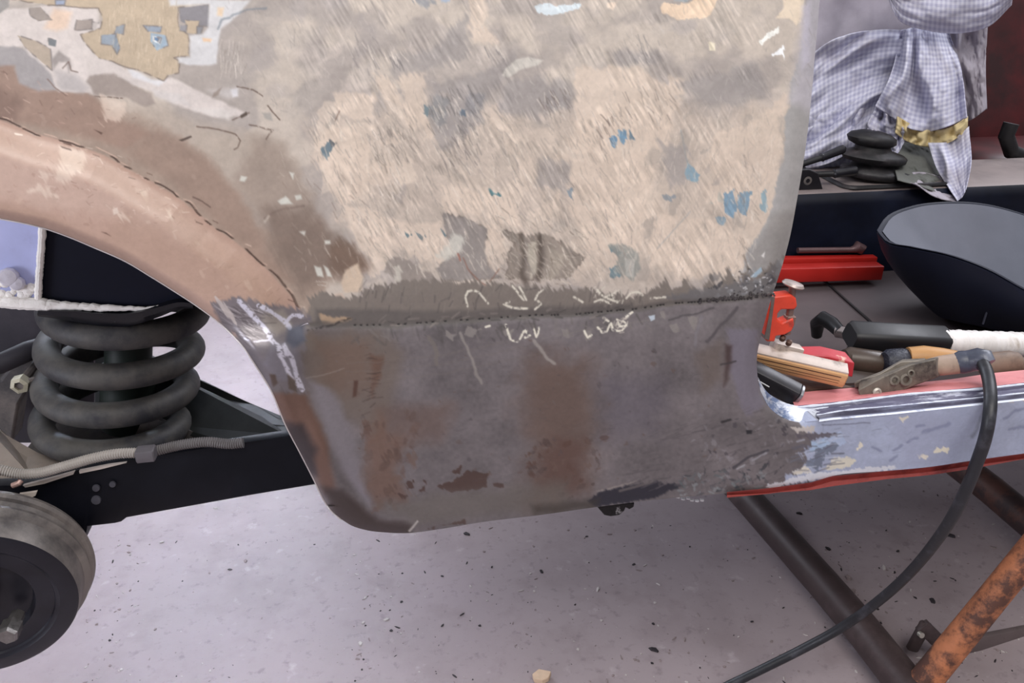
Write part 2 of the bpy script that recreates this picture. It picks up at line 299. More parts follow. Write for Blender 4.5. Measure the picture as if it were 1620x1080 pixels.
# smooth grey edge along the door shut
P([(1274, -130), (1276, 20), (1272, 60), (1262, 100), (1250, 130), (1252, 168), (1241, 188), (1240, 255), (1226, 296), (1222, 330), (1204, 365), (1180, 400), (1174, 432), (1200, 450), (1330, 450), (1330, -130)], (168, 166, 164), 2, 3, rag=2)
P([(1272, -130), (1276, 20), (1262, 90), (1252, 160), (1330, 200), (1330, -130)], (188, 184, 190), 14, 4, .9)
P([(1222, 340), (1262, 330), (1240, 420), (1180, 430), (1190, 395)], (148, 144, 140), 8, 4, .8)
P([(1268, 10), (1282, 0), (1282, 100), (1270, 110)], (200, 196, 208), 6, 3, .8)
# blue and teal left-overs of old colour
for q, c in (([(508, 236), (520, 224), (528, 230), (522, 245), (518, 256), (510, 245)], (112, 128, 136)), ([(520, 222), (530, 228), (524, 235)], (108, 110, 112)), ([(962, 218), (978, 214), (972, 234), (966, 232)], (118, 150, 174)), ([(978, 206), (990, 208), (988, 228), (980, 226)], (122, 156, 180)), ([(996, 206), (1006, 220), (996, 220)], (120, 140, 152)),
             ([(1086, 256), (1100, 270), (1107, 276), (1104, 290), (1086, 284)], (138, 162, 174)), ([(1146, 306), (1160, 300), (1165, 330), (1160, 345), (1146, 338)], (130, 156, 174)), ([(1170, 305), (1190, 304), (1180, 340), (1170, 335), (1166, 318)], (134, 158, 174)), ([(1204, 305), (1212, 300), (1212, 335), (1205, 330)], (150, 172, 180)),
             ([(773, 298), (794, 308), (790, 313), (778, 308)], (96, 132, 136)), ([(640, 366), (650, 372), (645, 378), (640, 374)], (112, 130, 134)), ([(655, 364), (672, 374), (668, 380), (658, 374)], (108, 122, 126)), ([(698, 362), (706, 372), (702, 378)], (100, 118, 124)), ([(726, 172), (738, 172), (736, 184), (726, 183)], (108, 118, 128)), ([(672, 165), (680, 170), (676, 185), (670, 180)], (122, 136, 140)),
             ([(962, 388), (975, 390), (985, 400), (978, 408), (966, 398)], (118, 138, 142)), ([(966, 425), (985, 418), (980, 438), (965, 440)], (120, 140, 146)), ([(896, 300), (906, 298), (908, 318), (902, 312)], (140, 152, 160)), ([(1134, 344), (1148, 344), (1144, 355), (1136, 352)], (150, 168, 178)), ([(1046, 308), (1070, 308), (1066, 316), (1048, 314)], (150, 155, 158)), ([(1120, 322), (1134, 318), (1140, 300), (1144, 320)], (196, 190, 178))):
    P(q, c, .8, 2, rag=3)
S([(1078, 205), (1085, 250), (1104, 290)], 1.5, (140, 150, 152), .6); S([(1092, 335), (1055, 375), (1040, 392)], 2, (170, 170, 168), .6)
# bare grey tongues between the ridges
P([(702, 336), (722, 342), (752, 352), (770, 362), (768, 395), (775, 420), (790, 440), (700, 445), (690, 425), (716, 400), (706, 372)], (146, 139, 134), 1.5, 3, .95, rag=2, edge=(120, 112, 105))
P([(716, 368), (735, 375), (730, 400), (708, 412), (690, 405), (702, 390)], (204, 201, 190), 4, 4, .85, rag=4)
P([(795, 366), (815, 370), (835, 374), (860, 368), (880, 378), (905, 395), (925, 410), (900, 440), (800, 440), (805, 400), (812, 385)], (140, 130, 120), 2, 4, .9, rag=3, edge=(110, 100, 92))
P([(838, 385), (850, 382), (848, 430), (838, 438), (834, 410)], (190, 182, 166), 3, 3, .85, rag=4); P([(868, 395), (895, 400), (885, 435), (870, 440)], (172, 162, 148), 5, 3, .7, rag=4)
S([(826, 372), (830, 400), (824, 432), (835, 455)], 8, (92, 82, 74), .8, 4, 2); S([(856, 376), (858, 410), (850, 440)], 9, (92, 82, 74), .85, 4, 2)
P([(960, 388), (990, 385), (1010, 402), (1015, 425), (1000, 445), (975, 430), (975, 405)], (146, 148, 142), 2, 3, .85, rag=3); P([(988, 408), (1004, 412), (1002, 440), (990, 436)], (190, 188, 180), 2, 2, .8)
P([(618, 405), (650, 412), (680, 432), (690, 450), (630, 450), (605, 430)], (140, 131, 124), 2, 4, .8, rag=3); P([(622, 420), (632, 420), (634, 445), (622, 450)], (196, 190, 178), 2, 3, .8, rag=3)
# white-green filler spots in the brown corner
for q in ([(440, 318), (452, 310), (462, 322), (445, 324)], [(466, 310), (476, 308), (478, 315), (468, 317)], [(473, 366), (484, 365), (482, 372)], [(513, 380), (522, 380), (523, 386), (514, 386)], [(497, 420), (508, 422), (512, 438), (502, 436)], [(512, 418), (520, 424), (526, 438), (518, 436)], [(458, 272), (466, 274), (464, 284)], [(382, 278), (392, 280), (388, 288), (380, 286)]):
    P(q, (206, 205, 195), 1.8, 2, .95)
P([(548, 425), (565, 418), (575, 440), (570, 462), (545, 462), (540, 445)], (206, 186, 164), 3, 4, .95); P([(530, 464), (542, 462), (546, 472), (538, 480), (530, 474)], (198, 180, 164), 1.5, 2); S([(500, 445), (518, 446), (516, 452), (502, 450)], 1.5, (190, 180, 168), .8)
S([(418, 345), (435, 335), (460, 328), (480, 326)], 3, (120, 103, 94), .7, 2); S([(418, 350), (425, 342)], 4, (196, 184, 170), .7, 2)
for q in ([(312, 200), (345, 205), (372, 212), (380, 222), (376, 233), (370, 237)], [(395, 196), (420, 204), (432, 206), (424, 214), (420, 220)], [(375, 138), (400, 142), (415, 152)], [(422, 165), (432, 178), (443, 190)], [(368, 190), (385, 182), (395, 178)]):
    S(q, 2, (98, 80, 70), .85, 1, 1, brk=.3)
P([(282, 222), (302, 214), (303, 217), (288, 224)], (88, 74, 66), .8, 1); P([(380, 182), (390, 176), (392, 182), (382, 187)], (80, 68, 60), 1, 1, .9); S([(537, 176), (530, 192)], 2, (135, 112, 100), .9); P([(415, 178), (428, 178), (432, 192), (420, 188)], (160, 156, 150), 2, 2, .8); P([(338, 145), (352, 138), (345, 150), (336, 154)], (140, 126, 115), 2, 2, .7)
P([(365, 142), (376, 140), (376, 152), (368, 154)], (218, 216, 218), 3, 1, .9)
# sanding marks everywhere
SL = [(480, 190), (640, 165), (900, 180), (1000, 175), (1000, 440), (900, 440), (700, 440), (590, 420), (520, 300)]
RS([(980, 175), (1240, 170), (1225, 300), (1180, 430), (980, 440)], 700, 84, (6, 20), (.7, 1.5), [(160, 152, 144), (226, 214, 200), (236, 224, 210), (176, 164, 154)], .5, .3)
RS(SL, 1700, 118, (6, 22), (.7, 1.5), [(148, 140, 132), (138, 131, 127), (226, 212, 196), (232, 222, 208), (164, 154, 143)], .62, .18)
RS(topz, 1200, 116, (5, 16), (.6, 1.3), [(150, 142, 136), (214, 206, 198), (142, 136, 132), (206, 198, 190)], .45, .35)
for (x0, x1, y0, y1, n, c) in ((670, 760, 140, 210, 70, (112, 108, 106)), (590, 660, 200, 260, 60, (135, 126, 118)), (700, 760, 210, 260, 40, (120, 114, 112)), (1000, 1030, 60, 100, 20, (130, 126, 124)), (980, 1070, 140, 200, 40, (140, 128, 120)), (620, 640, 90, 110, 12, (120, 116, 116)), (770, 800, 75, 95, 12, (110, 108, 110)), (855, 900, 140, 175, 30, (115, 104, 98)), (1150, 1200, 250, 350, 40, (150, 138, 128)), (940, 985, 185, 230, 30, (125, 112, 104)), (1170, 1190, 380, 440, 22, (140, 128, 118)), (600, 640, 240, 330, 40, (150, 138, 126)), (550, 620, 60, 130, 26, (140, 134, 132))):
    RS([(x0, y0), (x1, y0), (x1, y1), (x0, y1)], n, 118, (7, 22), (.8, 1.7), [c, c, (226, 216, 204)], .75, .14)
RS([(790, 330), (930, 370), (900, 450), (790, 450)], 180, 135, (6, 18), (.7, 1.6), [(222, 212, 196), (100, 90, 80), (205, 195, 180)], .6, .3)
RS([(430, 240), (560, 230), (600, 440), (480, 440)], 160, 124, (6, 18), (.7, 1.6), [(206, 196, 184), (120, 102, 92), (190, 178, 164)], .5, .2)
S([(732, 408), (740, 425), (760, 445), (790, 465)], 2, (136, 92, 76), .7); S([(790, 425), (775, 445)], 1.6, (136, 100, 84), .7); S([(724, 402), (727, 412)], 3, (150, 90, 74), .7)
um = sm(470, 440, gy); gz = sm(0, 70, -sdpoly([(380, -140), (1250, -140), (1240, 200), (1180, 500), (560, 500), (480, 250)], gx, gy)); PC *= 1+(um*(.30*gz*(ST-.5)*sm(.4, .62, fbm(gx/38+9, gy/30+2, 3))+.06*(fbm(gx/5, gy/5, 3)-.5)+.10*(fbm(gx/30+5, gy/22, 3)-.5)))[..., None]
# --- grey ground band above the welded seam
band = [(486, 470), (520, 462), (560, 470), (600, 452), (640, 440), (700, 446), (740, 440), (790, 450), (850, 452), (900, 455), (940, 460), (1000, 468), (1040, 452), (1052, 440), (1062, 456), (1085, 440), (1095, 455), (1110, 460), (1122, 438), (1135, 458), (1150, 420), (1165, 440), (1180, 425), (1200, 430), (1240, 410), (1240, 500), (1000, 540), (800, 560), (480, 560)]
P(band, (130, 122, 114), 3, 6, 1, rag=7, fin=(.45, .12))
P([(500, 488), (700, 492), (1000, 480), (1000, 500), (700, 515), (500, 512)], (98, 93, 90), 5, 3, .8)
P([(1040, 470), (1200, 440), (1235, 410), (1235, 470), (1100, 482)], (112, 111, 112), 4, 5, .8, rag=4)
P([(505, 495), (520, 500), (560, 504), (556, 510), (515, 518), (508, 506)], (180, 155, 128), 2, 3, .9, rag=2)
RS([(560, 450), (1050, 460), (1050, 485), (560, 490)], 170, 70, (8, 24), (1, 3), [(126, 119, 113), (92, 87, 84), (140, 132, 124)], .6, .3)
RB([(1120, 440), (1235, 405), (1235, 470), (1120, 480)], 40, (3, 10), [(62, 62, 66), (140, 142, 144), (90, 90, 94)], .8, .5, 40, 1, 3)
P([(1186, 438), (1204, 422), (1206, 428), (1196, 438)], (160, 182, 196), 1, 1, .95); P([(1204, 405), (1210, 398), (1209, 408)], (215, 212, 208), 1, 1)
for _ in range(60):
    x = random.uniform(1150, 1232); y = random.uniform(425, 470); S([(x, y), (x+random.uniform(-5, 5), y+random.uniform(-4, 2))], random.uniform(.8, 2), random.choice([(228, 228, 230), (40, 40, 44), (175, 175, 178)]), .85, .6)
# --- lower repair panel: bare dark sheet
lowm = [(380, 556), (440, 532), (500, 514), (600, 513), (700, 508), (800, 501), (900, 497), (1000, 490), (1100, 480), (1222, 466), (1330, 466), (1330, 900), (380, 900)]
P(lowm, (112, 106, 107), 1.5, 2, 1, rag=1, fin=(.42, .12))
sl = win([380, 1400], [450, 880], 0)
LM = sm(1, -1, sdpoly(lowm, gx[sl], gy[sl])); q_ = fbm(gx[sl]/50, gy[sl]/40, 4); q2 = fbm(gx[sl]/5, gy[sl]/5, 3)
PC[sl] *= 1+LM[..., None]*((q_-.5)*.34+(q2-.5)*.16)[..., None]
P([(470, 525), (600, 520), (640, 560), (600, 700), (540, 650), (480, 600)], (112, 101, 93), 16, 8, .85); P([(500, 540), (580, 540), (590, 610), (540, 620), (510, 600)], (114, 90, 76), 22, 12, .5)
P([(484, 600), (530, 620), (555, 680), (572, 740), (585, 800), (560, 770), (540, 740), (518, 700), (505, 650)], (132, 127, 132), 9, 5, .9, fin=(.36, .2))  # lighter band paints in the highlight along the ridge
P([(425, 620), (485, 622), (505, 670), (520, 710), (530, 770), (515, 780), (490, 740), (450, 670)], (112, 84, 72), 7, 5, .9, fin=(.6, .1))
P([(452, 668), (480, 672), (500, 710), (500, 750), (490, 755), (465, 705)], (52, 46, 50), 8, 5, .85); P([(508, 768), (540, 775), (570, 800), (600, 820), (650, 830), (650, 850), (580, 845), (530, 820)], (58, 47, 44), 8, 4, .9)
P([(580, 690), (600, 650), (640, 690), (620, 740), (640, 790), (600, 800), (580, 760)], (112, 84, 70), 16, 14, .7, fin=(.7, .1)); P([(585, 560), (605, 565), (600, 600), (590, 625), (588, 600)], (100, 72, 58), 5, 5, .6)
RB([(575, 650), (660, 650), (650, 800), (590, 810)], 50, (4, 12), [(100, 76, 66), (110, 88, 76), (84, 66, 58)], .55, .6, 80, 1.5, 4)
P([(840, 560), (930, 570), (945, 640), (935, 780), (880, 800), (830, 800), (845, 720), (820, 640)], (102, 82, 72), 34, 18, .75, fin=(.6, .1)); P([(875, 690), (925, 700), (925, 770), (880, 785), (850, 760)], (92, 68, 60), 18, 14, .65)
RB([(835, 700), (960, 690), (940, 790), (830, 815)], 70, (3, 9), [(88, 64, 54), (72, 58, 54), (108, 88, 78)], .6, .6, 40, 1, 3)
for q in ([(640, 762), (655, 758), (656, 770), (645, 772)], [(668, 758), (678, 760), (674, 764)], [(692, 770), (720, 758), (740, 745), (775, 750), (770, 770), (740, 776), (715, 778)], [(662, 776), (674, 766), (672, 778)], [(780, 764), (796, 764), (795, 769), (781, 769)], [(626, 780), (645, 783), (640, 790)], [(715, 745), (730, 735), (728, 750)], [(700, 830), (735, 822), (735, 830)], [(680, 836), (690, 832), (688, 838)]):
    P(q, (74, 54, 47), 1.2, 3, .85, rag=2)
P([(600, 640), (720, 640), (700, 700), (640, 700)], (100, 78, 68), 16, 9, .5); P([(950, 600), (1060, 600), (1040, 690), (960, 690)], (88, 84, 98), 30, 12, .35); P([(600, 800), (700, 780), (900, 760), (900, 800), (660, 832)], (104, 98, 92), 14, 6, .7)
P([(1150, 520), (1198, 520), (1198, 600), (1210, 640), (1180, 660), (1165, 620), (1155, 590)], (124, 119, 130), 5, 5, .85, rag=3, fin=(.32, .2)); P([(1146, 545), (1158, 548), (1152, 600), (1146, 612)], (66, 50, 48), 5, 4, .8)
P([(1100, 560), (1140, 540), (1145, 600), (1110, 620)], (104, 92, 84), 12, 6, .6)
P([(930, 792), (960, 775), (1010, 764), (1035, 762), (1080, 766), (1040, 785), (1000, 793), (940, 802)], (44, 44, 54), 2.5, 3, .95, rag=2, fin=(.4, .3)); S([(945, 778), (975, 769), (1008, 761)], 3, (150, 142, 136), .75, 1, 1, brk=.4); S([(980, 776), (1030, 762)], 4, (110, 104, 102), .8)
P([(840, 800), (950, 790), (940, 806), (845, 816)], (62, 56, 50), 8, 4, .7)
RS([(1000, 690), (1200, 640), (1260, 700), (1250, 770), (1000, 770)], 240, 20, (8, 34), (1, 3), [(120, 114, 114), (74, 70, 73), (110, 104, 104)], .35, .12, 2)
RB([(1100, 650), (1260, 670), (1250, 760), (1080, 770)], 90, (2, 6), [(146, 142, 146), (64, 60, 66), (130, 126, 130)], .75, .35, 35, .9, 4)
RB([(1070, 755), (1215, 728), (1215, 775), (1070, 785)], 110, (2, 8), [(140, 146, 148), (48, 52, 58), (96, 104, 106), (84, 82, 86)], .8, .3, 15, .9, 4)
S([(1140, 576), (1163, 571)], 3, (60, 56, 58), .8); S([(1142, 667), (1156, 664)], 3.4, (44, 42, 44), .9); S([(1160, 740), (1185, 722), (1215, 712)], 4, (66, 64, 70), .8); S([(1165, 742), (1178, 735)], 2.5, (168, 168, 172), .8); S([(1190, 728), (1212, 716)], 2.5, (160, 160, 166), .8)
P([(1180, 680), (1190, 680), (1189, 686), (1181, 686)], (40, 40, 44), 1, 1)
RB([(500, 540), (1140, 520), (1200, 760), (600, 800)], 240, (1, 4), [(112, 106, 104), (76, 70, 72), (96, 76, 66)], .5, .4, 15, 1, 3)
RS([(500, 540), (1140, 520), (1140, 760), (600, 800)], 300, 12, (5, 20), (.6, 1.2), [(110, 104, 102), (72, 68, 70)], .28, .3)
for y0 in (576, 590, 606): S([(550, y0), (700, y0-14), (860, y0-48)], 2, (118, 110, 104), .35, 1.5, 2)
S([(484, 599), (545, 583)], 1.5, (150, 140, 132), .6); P([(560, 602), (567, 602), (564, 626), (558, 628)], (80, 54, 44), 2, 1, .8); RS([(575, 560), (595, 560), (600, 680), (580, 680)], 26, 10, (8, 18), (1, 2), [(70, 56, 50)], .7, .3)
P([(655, 829), (660, 822), (662, 824), (655, 834), (648, 842), (645, 840)], (182, 176, 170), .8, 1)
# ground metal tongues and runs below the seam
RS([(560, 520), (1040, 500), (1040, 520), (560, 545)], 150, 115, (8, 22), (2, 5), [(124, 118, 114), (108, 102, 98), (84, 80, 78)], .55, .4)
for q, w_, c in (([(728, 525), (740, 550), (748, 575), (754, 590), (762, 605)], 4.5, (150, 144, 138)), ([(843, 538), (855, 555), (865, 566), (878, 574)], 5, (162, 156, 150)), ([(680, 535), (690, 560), (692, 574)], 7, (118, 111, 105)), ([(1108, 500), (1104, 520), (1098, 545)], 4, (126, 122, 126)), ([(1165, 488), (1140, 515), (1118, 540)], 5, (80, 75, 78)), ([(1060, 505), (1100, 496), (1130, 488)], 3, (80, 76, 78))):
    S(q, w_, c, .75, 1.6, 2)
for q in ([(1026, 500), (1036, 498), (1036, 505), (1030, 508)], ): P(q, (186, 196, 206), .8, .5)
for q in ([(888, 520), (898, 520), (900, 532), (890, 534)], [(922, 524), (935, 522), (938, 535), (928, 540)], [(706, 524), (722, 528), (716, 538), (704, 532)], [(795, 522), (812, 520), (808, 530), (798, 530)], [(740, 515), (760, 520), (745, 535), (736, 528)], [(1044, 494), (1052, 492), (1052, 502), (1046, 502)], [(1060, 515), (1070, 512), (1074, 524), (1064, 526)], [(1088, 500), (1104, 500), (1100, 520), (1090, 512)]):
    P(q, (138, 132, 128), 1.2, 2.5, .85, rag=2)
S([(858, 535), (880, 530), (960, 516), (1030, 506)], 1.2, (130, 124, 118), .6)
# the seam itself: a ground-down line with pin holes
SEAM = [(487, 513), (560, 514), (620, 514), (700, 508), (780, 503), (850, 498), (900, 498), (960, 492), (1010, 488), (1060, 480), (1120, 476), (1180, 473), (1222, 466)]
S(SEAM, 9, (98, 93, 89), .8, 3, 2); RS([(600, 500), (1000, 485), (1000, 500), (600, 516)], 60, 15, (6, 18), (1.5, 3.5), [(130, 122, 116), (76, 72, 70)], .8, .4)
sp = resample(SEAM, 150, False)
for k in range(14, 148):
    if random.random() < (.42 if k < 100 else .7):
        x, y = sp[k]; P([(x-random.uniform(.8, 2.6), y-1), (x+random.uniform(1, 3), y-1.4), (x+1.6, y+1.4), (x-1.6, y+1.2)], (22, 20, 20), .7, .5, .95, ht=-.6)
S([(380, 558), (440, 534), (470, 528), (500, 520), (560, 505)], 3, (50, 46, 46), .75, 1.5, 2, brk=.4)
# --- flare of the wheel arch
flz = [(-110, 185), (0, 190), (60, 212), (100, 224), (160, 243), (230, 282), (290, 318), (335, 357), (380, 388), (420, 423), (455, 462), (488, 508), (440, 530), (384, 556), (340, 512), (300, 480), (200, 418), (100, 376), (-110, 330)]
P(flz, (182, 153, 138), 2, 2, 1, fin=(.42, 0))
P([(-110, 200), (70, 222), (200, 280), (330, 370), (300, 400), (200, 350), (80, 330), (-110, 290)], (196, 170, 156), 16, 10, .8)
P([(200, 330), (320, 390), (440, 470), (420, 500), (330, 470), (230, 420), (160, 380)], (174, 146, 130), 14, 8, .7)
P([(-110, 300), (60, 330), (200, 400), (300, 470), (290, 480), (180, 412), (60, 365), (-110, 340)], (168, 140, 124), 8, 4, .7)
for q in ([(92, 232), (136, 240), (132, 270), (115, 278), (96, 262)], [(45, 300), (60, 290), (92, 308), (88, 314)], [(82, 262), (110, 268), (120, 290), (90, 285)], [(60, 272), (80, 275), (72, 285)], [(215, 300), (235, 298), (232, 312)], [(265, 330), (272, 330), (270, 350), (265, 345)], [(180, 330), (190, 334), (205, 350), (190, 346)], [(160, 150), (200, 160), (190, 195), (165, 190)]):
    P(q, (222, 204, 188), 4, 5, .65, rag=4)
RB([(0, 215), (120, 230), (300, 340), (420, 440), (380, 470), (200, 370), (0, 320)], 150, (2, 8), [(206, 184, 168), (164, 134, 120), (196, 170, 154), (176, 146, 132)], .55, .4, -30, 1.5, 4)
RB([(-20, 110), (170, 160), (300, 240), (420, 380), (330, 340), (200, 250), (-20, 180)], 90, (2, 8), [(140, 116, 104), (176, 154, 140), (132, 110, 98)], .5, .4, -30, 1.5, 4)
RS([(50, 225), (200, 240), (330, 370), (260, 370), (60, 300)], 160, 160, (3, 10), (.7, 1.6), [(228, 212, 198), (150, 122, 108)], .6, .5)
RS([(280, 380), (460, 460), (440, 500), (340, 470)], 40, 35, (4, 12), (.8, 1.6), [(206, 184, 168), (150, 124, 110)], .5, .3)
RS([(0, 110), (200, 170), (230, 200), (0, 200)], 60, 150, (4, 12), (.8, 1.8), [(214, 188, 172), (110, 86, 76), (190, 160, 146)], .6, .5)
CREASE = [(-260, 188), (-110, 184), (0, 190), (60, 212), (100, 223), (160, 241), (230, 281), (290, 316), (335, 356), (380, 386), (420, 421), (455, 460), (487, 510)]
cp = resample(CREASE, 240)
for k in range(70, 238):
    x, y = cp[k]
    if k % 9 == 0 and random.random() < .6:
        o_ = random.choice((-9, 8, 14)); S([(x-5, y+o_-2), (x+4, y+o_+1.5)], random.uniform(1, 2), random.choice([(104, 80, 70), (214, 190, 172)]), .8, .8)
    x += 2.5*(vn(k*.2, 3)-.5)*2; y += 2.5*(vn(k*.2, 13)-.5)*2
    if vn(k*.33, 5) > .5: P([(x-3, y-2.2), (x+2, y-1), (x+4, y+1.5), (x-1, y+.8)], (74, 56, 48), .8, 1, .85, ht=-.4)
    if vn(k*.4, 9) > .6: P([(x-2, y-5), (x+3, y-3), (x+4, y-1.5), (x-1, y-3)], (206, 178, 160), .8, 1, .8)
for q in ([(98, 222), (112, 227), (114, 231), (100, 227)], [(95, 231), (112, 236), (114, 239), (98, 234)], [(20, 210), (40, 212)], [(160, 366), (168, 368), (176, 374)], [(148, 205), (162, 210), (160, 213)]):
    if len(q) > 2: P(q, (92, 68, 58), 1, 1, .9)
S([(24, 211), (34, 213)], 2, (240, 228, 214), .9); S([(305, 312), (320, 318), (332, 328)], 2, (88, 68, 60), .8); P([(178, 331), (186, 328), (188, 336), (180, 340)], (216, 198, 184), 1.5, 1)
# silver ground tip where the flare, quarter and new panel meet
tip = [(335, 478), (378, 470), (420, 482), (460, 484), (492, 500), (478, 560), (484, 622), (450, 618), (436, 600), (424, 618), (400, 572), (384, 552), (352, 514)]
P(tip, (122, 116, 120), 4, 5, .95, rag=4, fin=(.38, .2)); P([(408, 496), (450, 488), (460, 515), (440, 530), (425, 520)], (158, 150, 142), 5, 4, .8); P([(430, 540), (470, 545), (470, 600), (440, 600), (415, 575)], (128, 125, 134), 5, 4, .8)
RS([(340, 485), (420, 490), (430, 530), (380, 540)], 90, 155, (10, 30), (.9, 1.8), [(70, 64, 66), (190, 184, 186), (88, 82, 84)], .7, .2)
P([(340, 470), (352, 476), (372, 500), (380, 515), (370, 512), (350, 490)], (200, 190, 186), 1.5, 3, .8, rag=4)
for q, w_ in (([(378, 477), (392, 492), (408, 508), (424, 524), (430, 532)], 8), ([(408, 484), (425, 490), (440, 500), (458, 518)], 6.5), ([(455, 508), (462, 500), (478, 500)], 6), ([(428, 535), (440, 548), (450, 560)], 9), ([(450, 545), (462, 570), (470, 595), (478, 616)], 8), ([(440, 555), (455, 585), (470, 610)], 5), ([(385, 536), (405, 540), (428, 540)], 2.5)):
    S(q, w_, (212, 210, 224), .95, 1.2, 2, brk=.33)
P([(455, 520), (480, 512), (484, 540), (465, 550), (452, 540)], (82, 88, 104), 5, 3, .7)
P([(426, 592), (436, 592), (440, 606), (432, 612)], (82, 66, 56), 2, 2, .8); P([(455, 590), (466, 600), (470, 620), (456, 615)], (88, 76, 66), 2, 2, .8)
# chalk loops
CH_ = (224, 218, 202)
for q in ([(740, 484), (737, 470), (741, 460), (750, 458), (758, 463), (766, 472), (772, 480)], [(810, 452), (820, 464), (828, 474)], [(822, 454), (829, 466), (833, 474)], [(846, 474), (850, 464), (858, 458)], [(806, 478), (798, 482), (812, 488), (835, 488)], [(850, 476), (856, 482), (846, 490)], [(908, 470), (922, 478)], [(945, 458), (952, 466), (960, 472), (972, 476)], [(941, 478), (950, 474), (966, 480)], [(958, 470), (968, 466), (976, 478)], [(990, 472), (998, 462), (1010, 461), (1016, 466)],
          [(800, 514), (803, 526), (808, 538), (818, 540)], [(822, 536), (828, 524), (832, 522), (830, 534), (838, 530)], [(844, 520), (848, 532), (852, 526), (853, 518)], [(768, 517), (774, 515)], [(946, 518), (952, 526), (960, 524), (964, 514)], [(966, 512), (970, 522), (984, 524), (991, 512), (984, 506)], [(975, 506), (980, 516), (988, 516)], [(1030, 472), (1052, 470)], [(990, 500), (1000, 494)], [(925, 524), (930, 534), (936, 530)], [(955, 502), (962, 508)]):
    S(q, 3.4, CH_, .95, .9, 1, brk=.34, fin=(.9, 0))
RS([(935, 452), (985, 460), (985, 480), (940, 480)], 26, 60, (4, 10), (1, 2), [CH_], .8, .5); RS([(945, 505), (995, 500), (990, 528), (950, 526)], 26, 50, (4, 9), (1, 2), [(214, 206, 192)], .8, .6)
# --- blend of bare metal into the blue sill
P([(1262, 664), (1300, 662), (1760, 615), (1760, 735), (1470, 742), (1230, 772), (1240, 752), (1262, 746), (1275, 735), (1268, 715), (1290, 700), (1285, 690), (1275, 684)], (166, 174, 196), 2, 5, 1, rag=6, fin=(.38, 0))
sl = win([1250, 1740], [600, 780], 0); PC[sl] *= 1+(((gx[sl] > 1290)*((fbm(gx[sl]/40, gy[sl]/24, 4)-.5)*.16+(fbm(gx[sl]/4, gy[sl]/4, 2)-.5)*.05))[..., None])
P([(1400, 655), (1555, 642), (1540, 700), (1500, 735), (1440, 738), (1420, 700)], (160, 165, 188), 14, 8, .6)
for q, c in (([(1284, 700), (1310, 690), (1320, 700), (1300, 718), (1284, 712)], (168, 190, 216)), ([(1300, 688), (1330, 682), (1340, 700), (1320, 712)], (170, 184, 210)), ([(1304, 742), (1315, 728), (1340, 720), (1354, 728), (1345, 738), (1310, 746)], (220, 214, 196)), ([(1252, 744), (1275, 738), (1284, 748), (1256, 752)], (220, 214, 200)), ([(1210, 768), (1262, 752), (1400, 738), (1416, 735), (1420, 742), (1300, 758), (1212, 772)], (216, 218, 224)),
             ([(1354, 710), (1360, 700), (1366, 700), (1360, 710), (1355, 714)], (228, 220, 200)), ([(1420, 660), (1434, 660), (1428, 667)], (226, 218, 200)), ([(1480, 708), (1502, 708), (1498, 716), (1478, 714)], (232, 224, 202)), ([(1452, 718), (1468, 720), (1462, 724), (1455, 724)], (230, 222, 206)), ([(1274, 728), (1300, 722), (1296, 745), (1276, 738)], (118, 128, 146)), ([(1290, 712), (1320, 700), (1328, 706), (1308, 720), (1300, 740), (1288, 742)], (112, 120, 136)),
             ([(1258, 686), (1300, 684), (1330, 686), (1290, 694), (1262, 692)], (96, 90, 96)), ([(1250, 676), (1290, 674), (1286, 684), (1262, 684)], (186, 178, 172))):
    P(q, c, 1, 3, .95, rag=3)
S([(1300, 672), (1376, 669)], 1.6, (104, 106, 122), .8); S([(1380, 682), (1394, 678)], 1.4, (130, 135, 152), .7); S([(1320, 678), (1330, 677)], 1.4, (130, 135, 152), .7)
for q in ([(1460, 685), (1480, 676), (1500, 668)], [(1450, 675), (1462, 671)], [(1435, 700), (1450, 694)], [(1415, 712), (1425, 704)], [(1380, 706), (1392, 712)], [(1590, 660), (1620, 645)], [(1600, 680), (1625, 676)], [(1410, 728), (1420, 722)]):
    S(q, 5, (124, 130, 156), .65, 2, 3)
S([(1555, 650), (1545, 680), (1538, 690)], 5, (110, 116, 128), .7, 3, 2); RS([(1300, 665), (1700, 640), (1700, 715), (1300, 740)], 140, 20, (4, 14), (.7, 1.8), [(190, 196, 214), (140, 146, 170)], .4, .6)
RS([(1262, 690), (1340, 680), (1330, 745), (1250, 750)], 70, 12, (6, 24), (1, 3), [(96, 96, 108), (196, 202, 216), (110, 116, 130)], .7, .2)
# --- relief in millimetres: dents, ridges, filler lumps
HT += (fbm(gx/60, gy/60, 3)-.5)*1.6+(fbm(gx/17, gy/17, 3)-.5)*.30+(ST-.5)*.04
HT += -1.1*np.exp(-((sdline(SEAM, gx, gy))/7)**2)+.5*np.exp(-((sdline(SEAM, gx, gy-9))/7)**2)
HT += -.9*np.exp(-(((gx-828)/5)**2+((gy-405)/45)**2))-.9*np.exp(-(((gx-856)/5)**2+((gy-410)/40)**2))
for q, c in ((PC, 0),): PCL = lin(np.clip(PC, 0, 255))

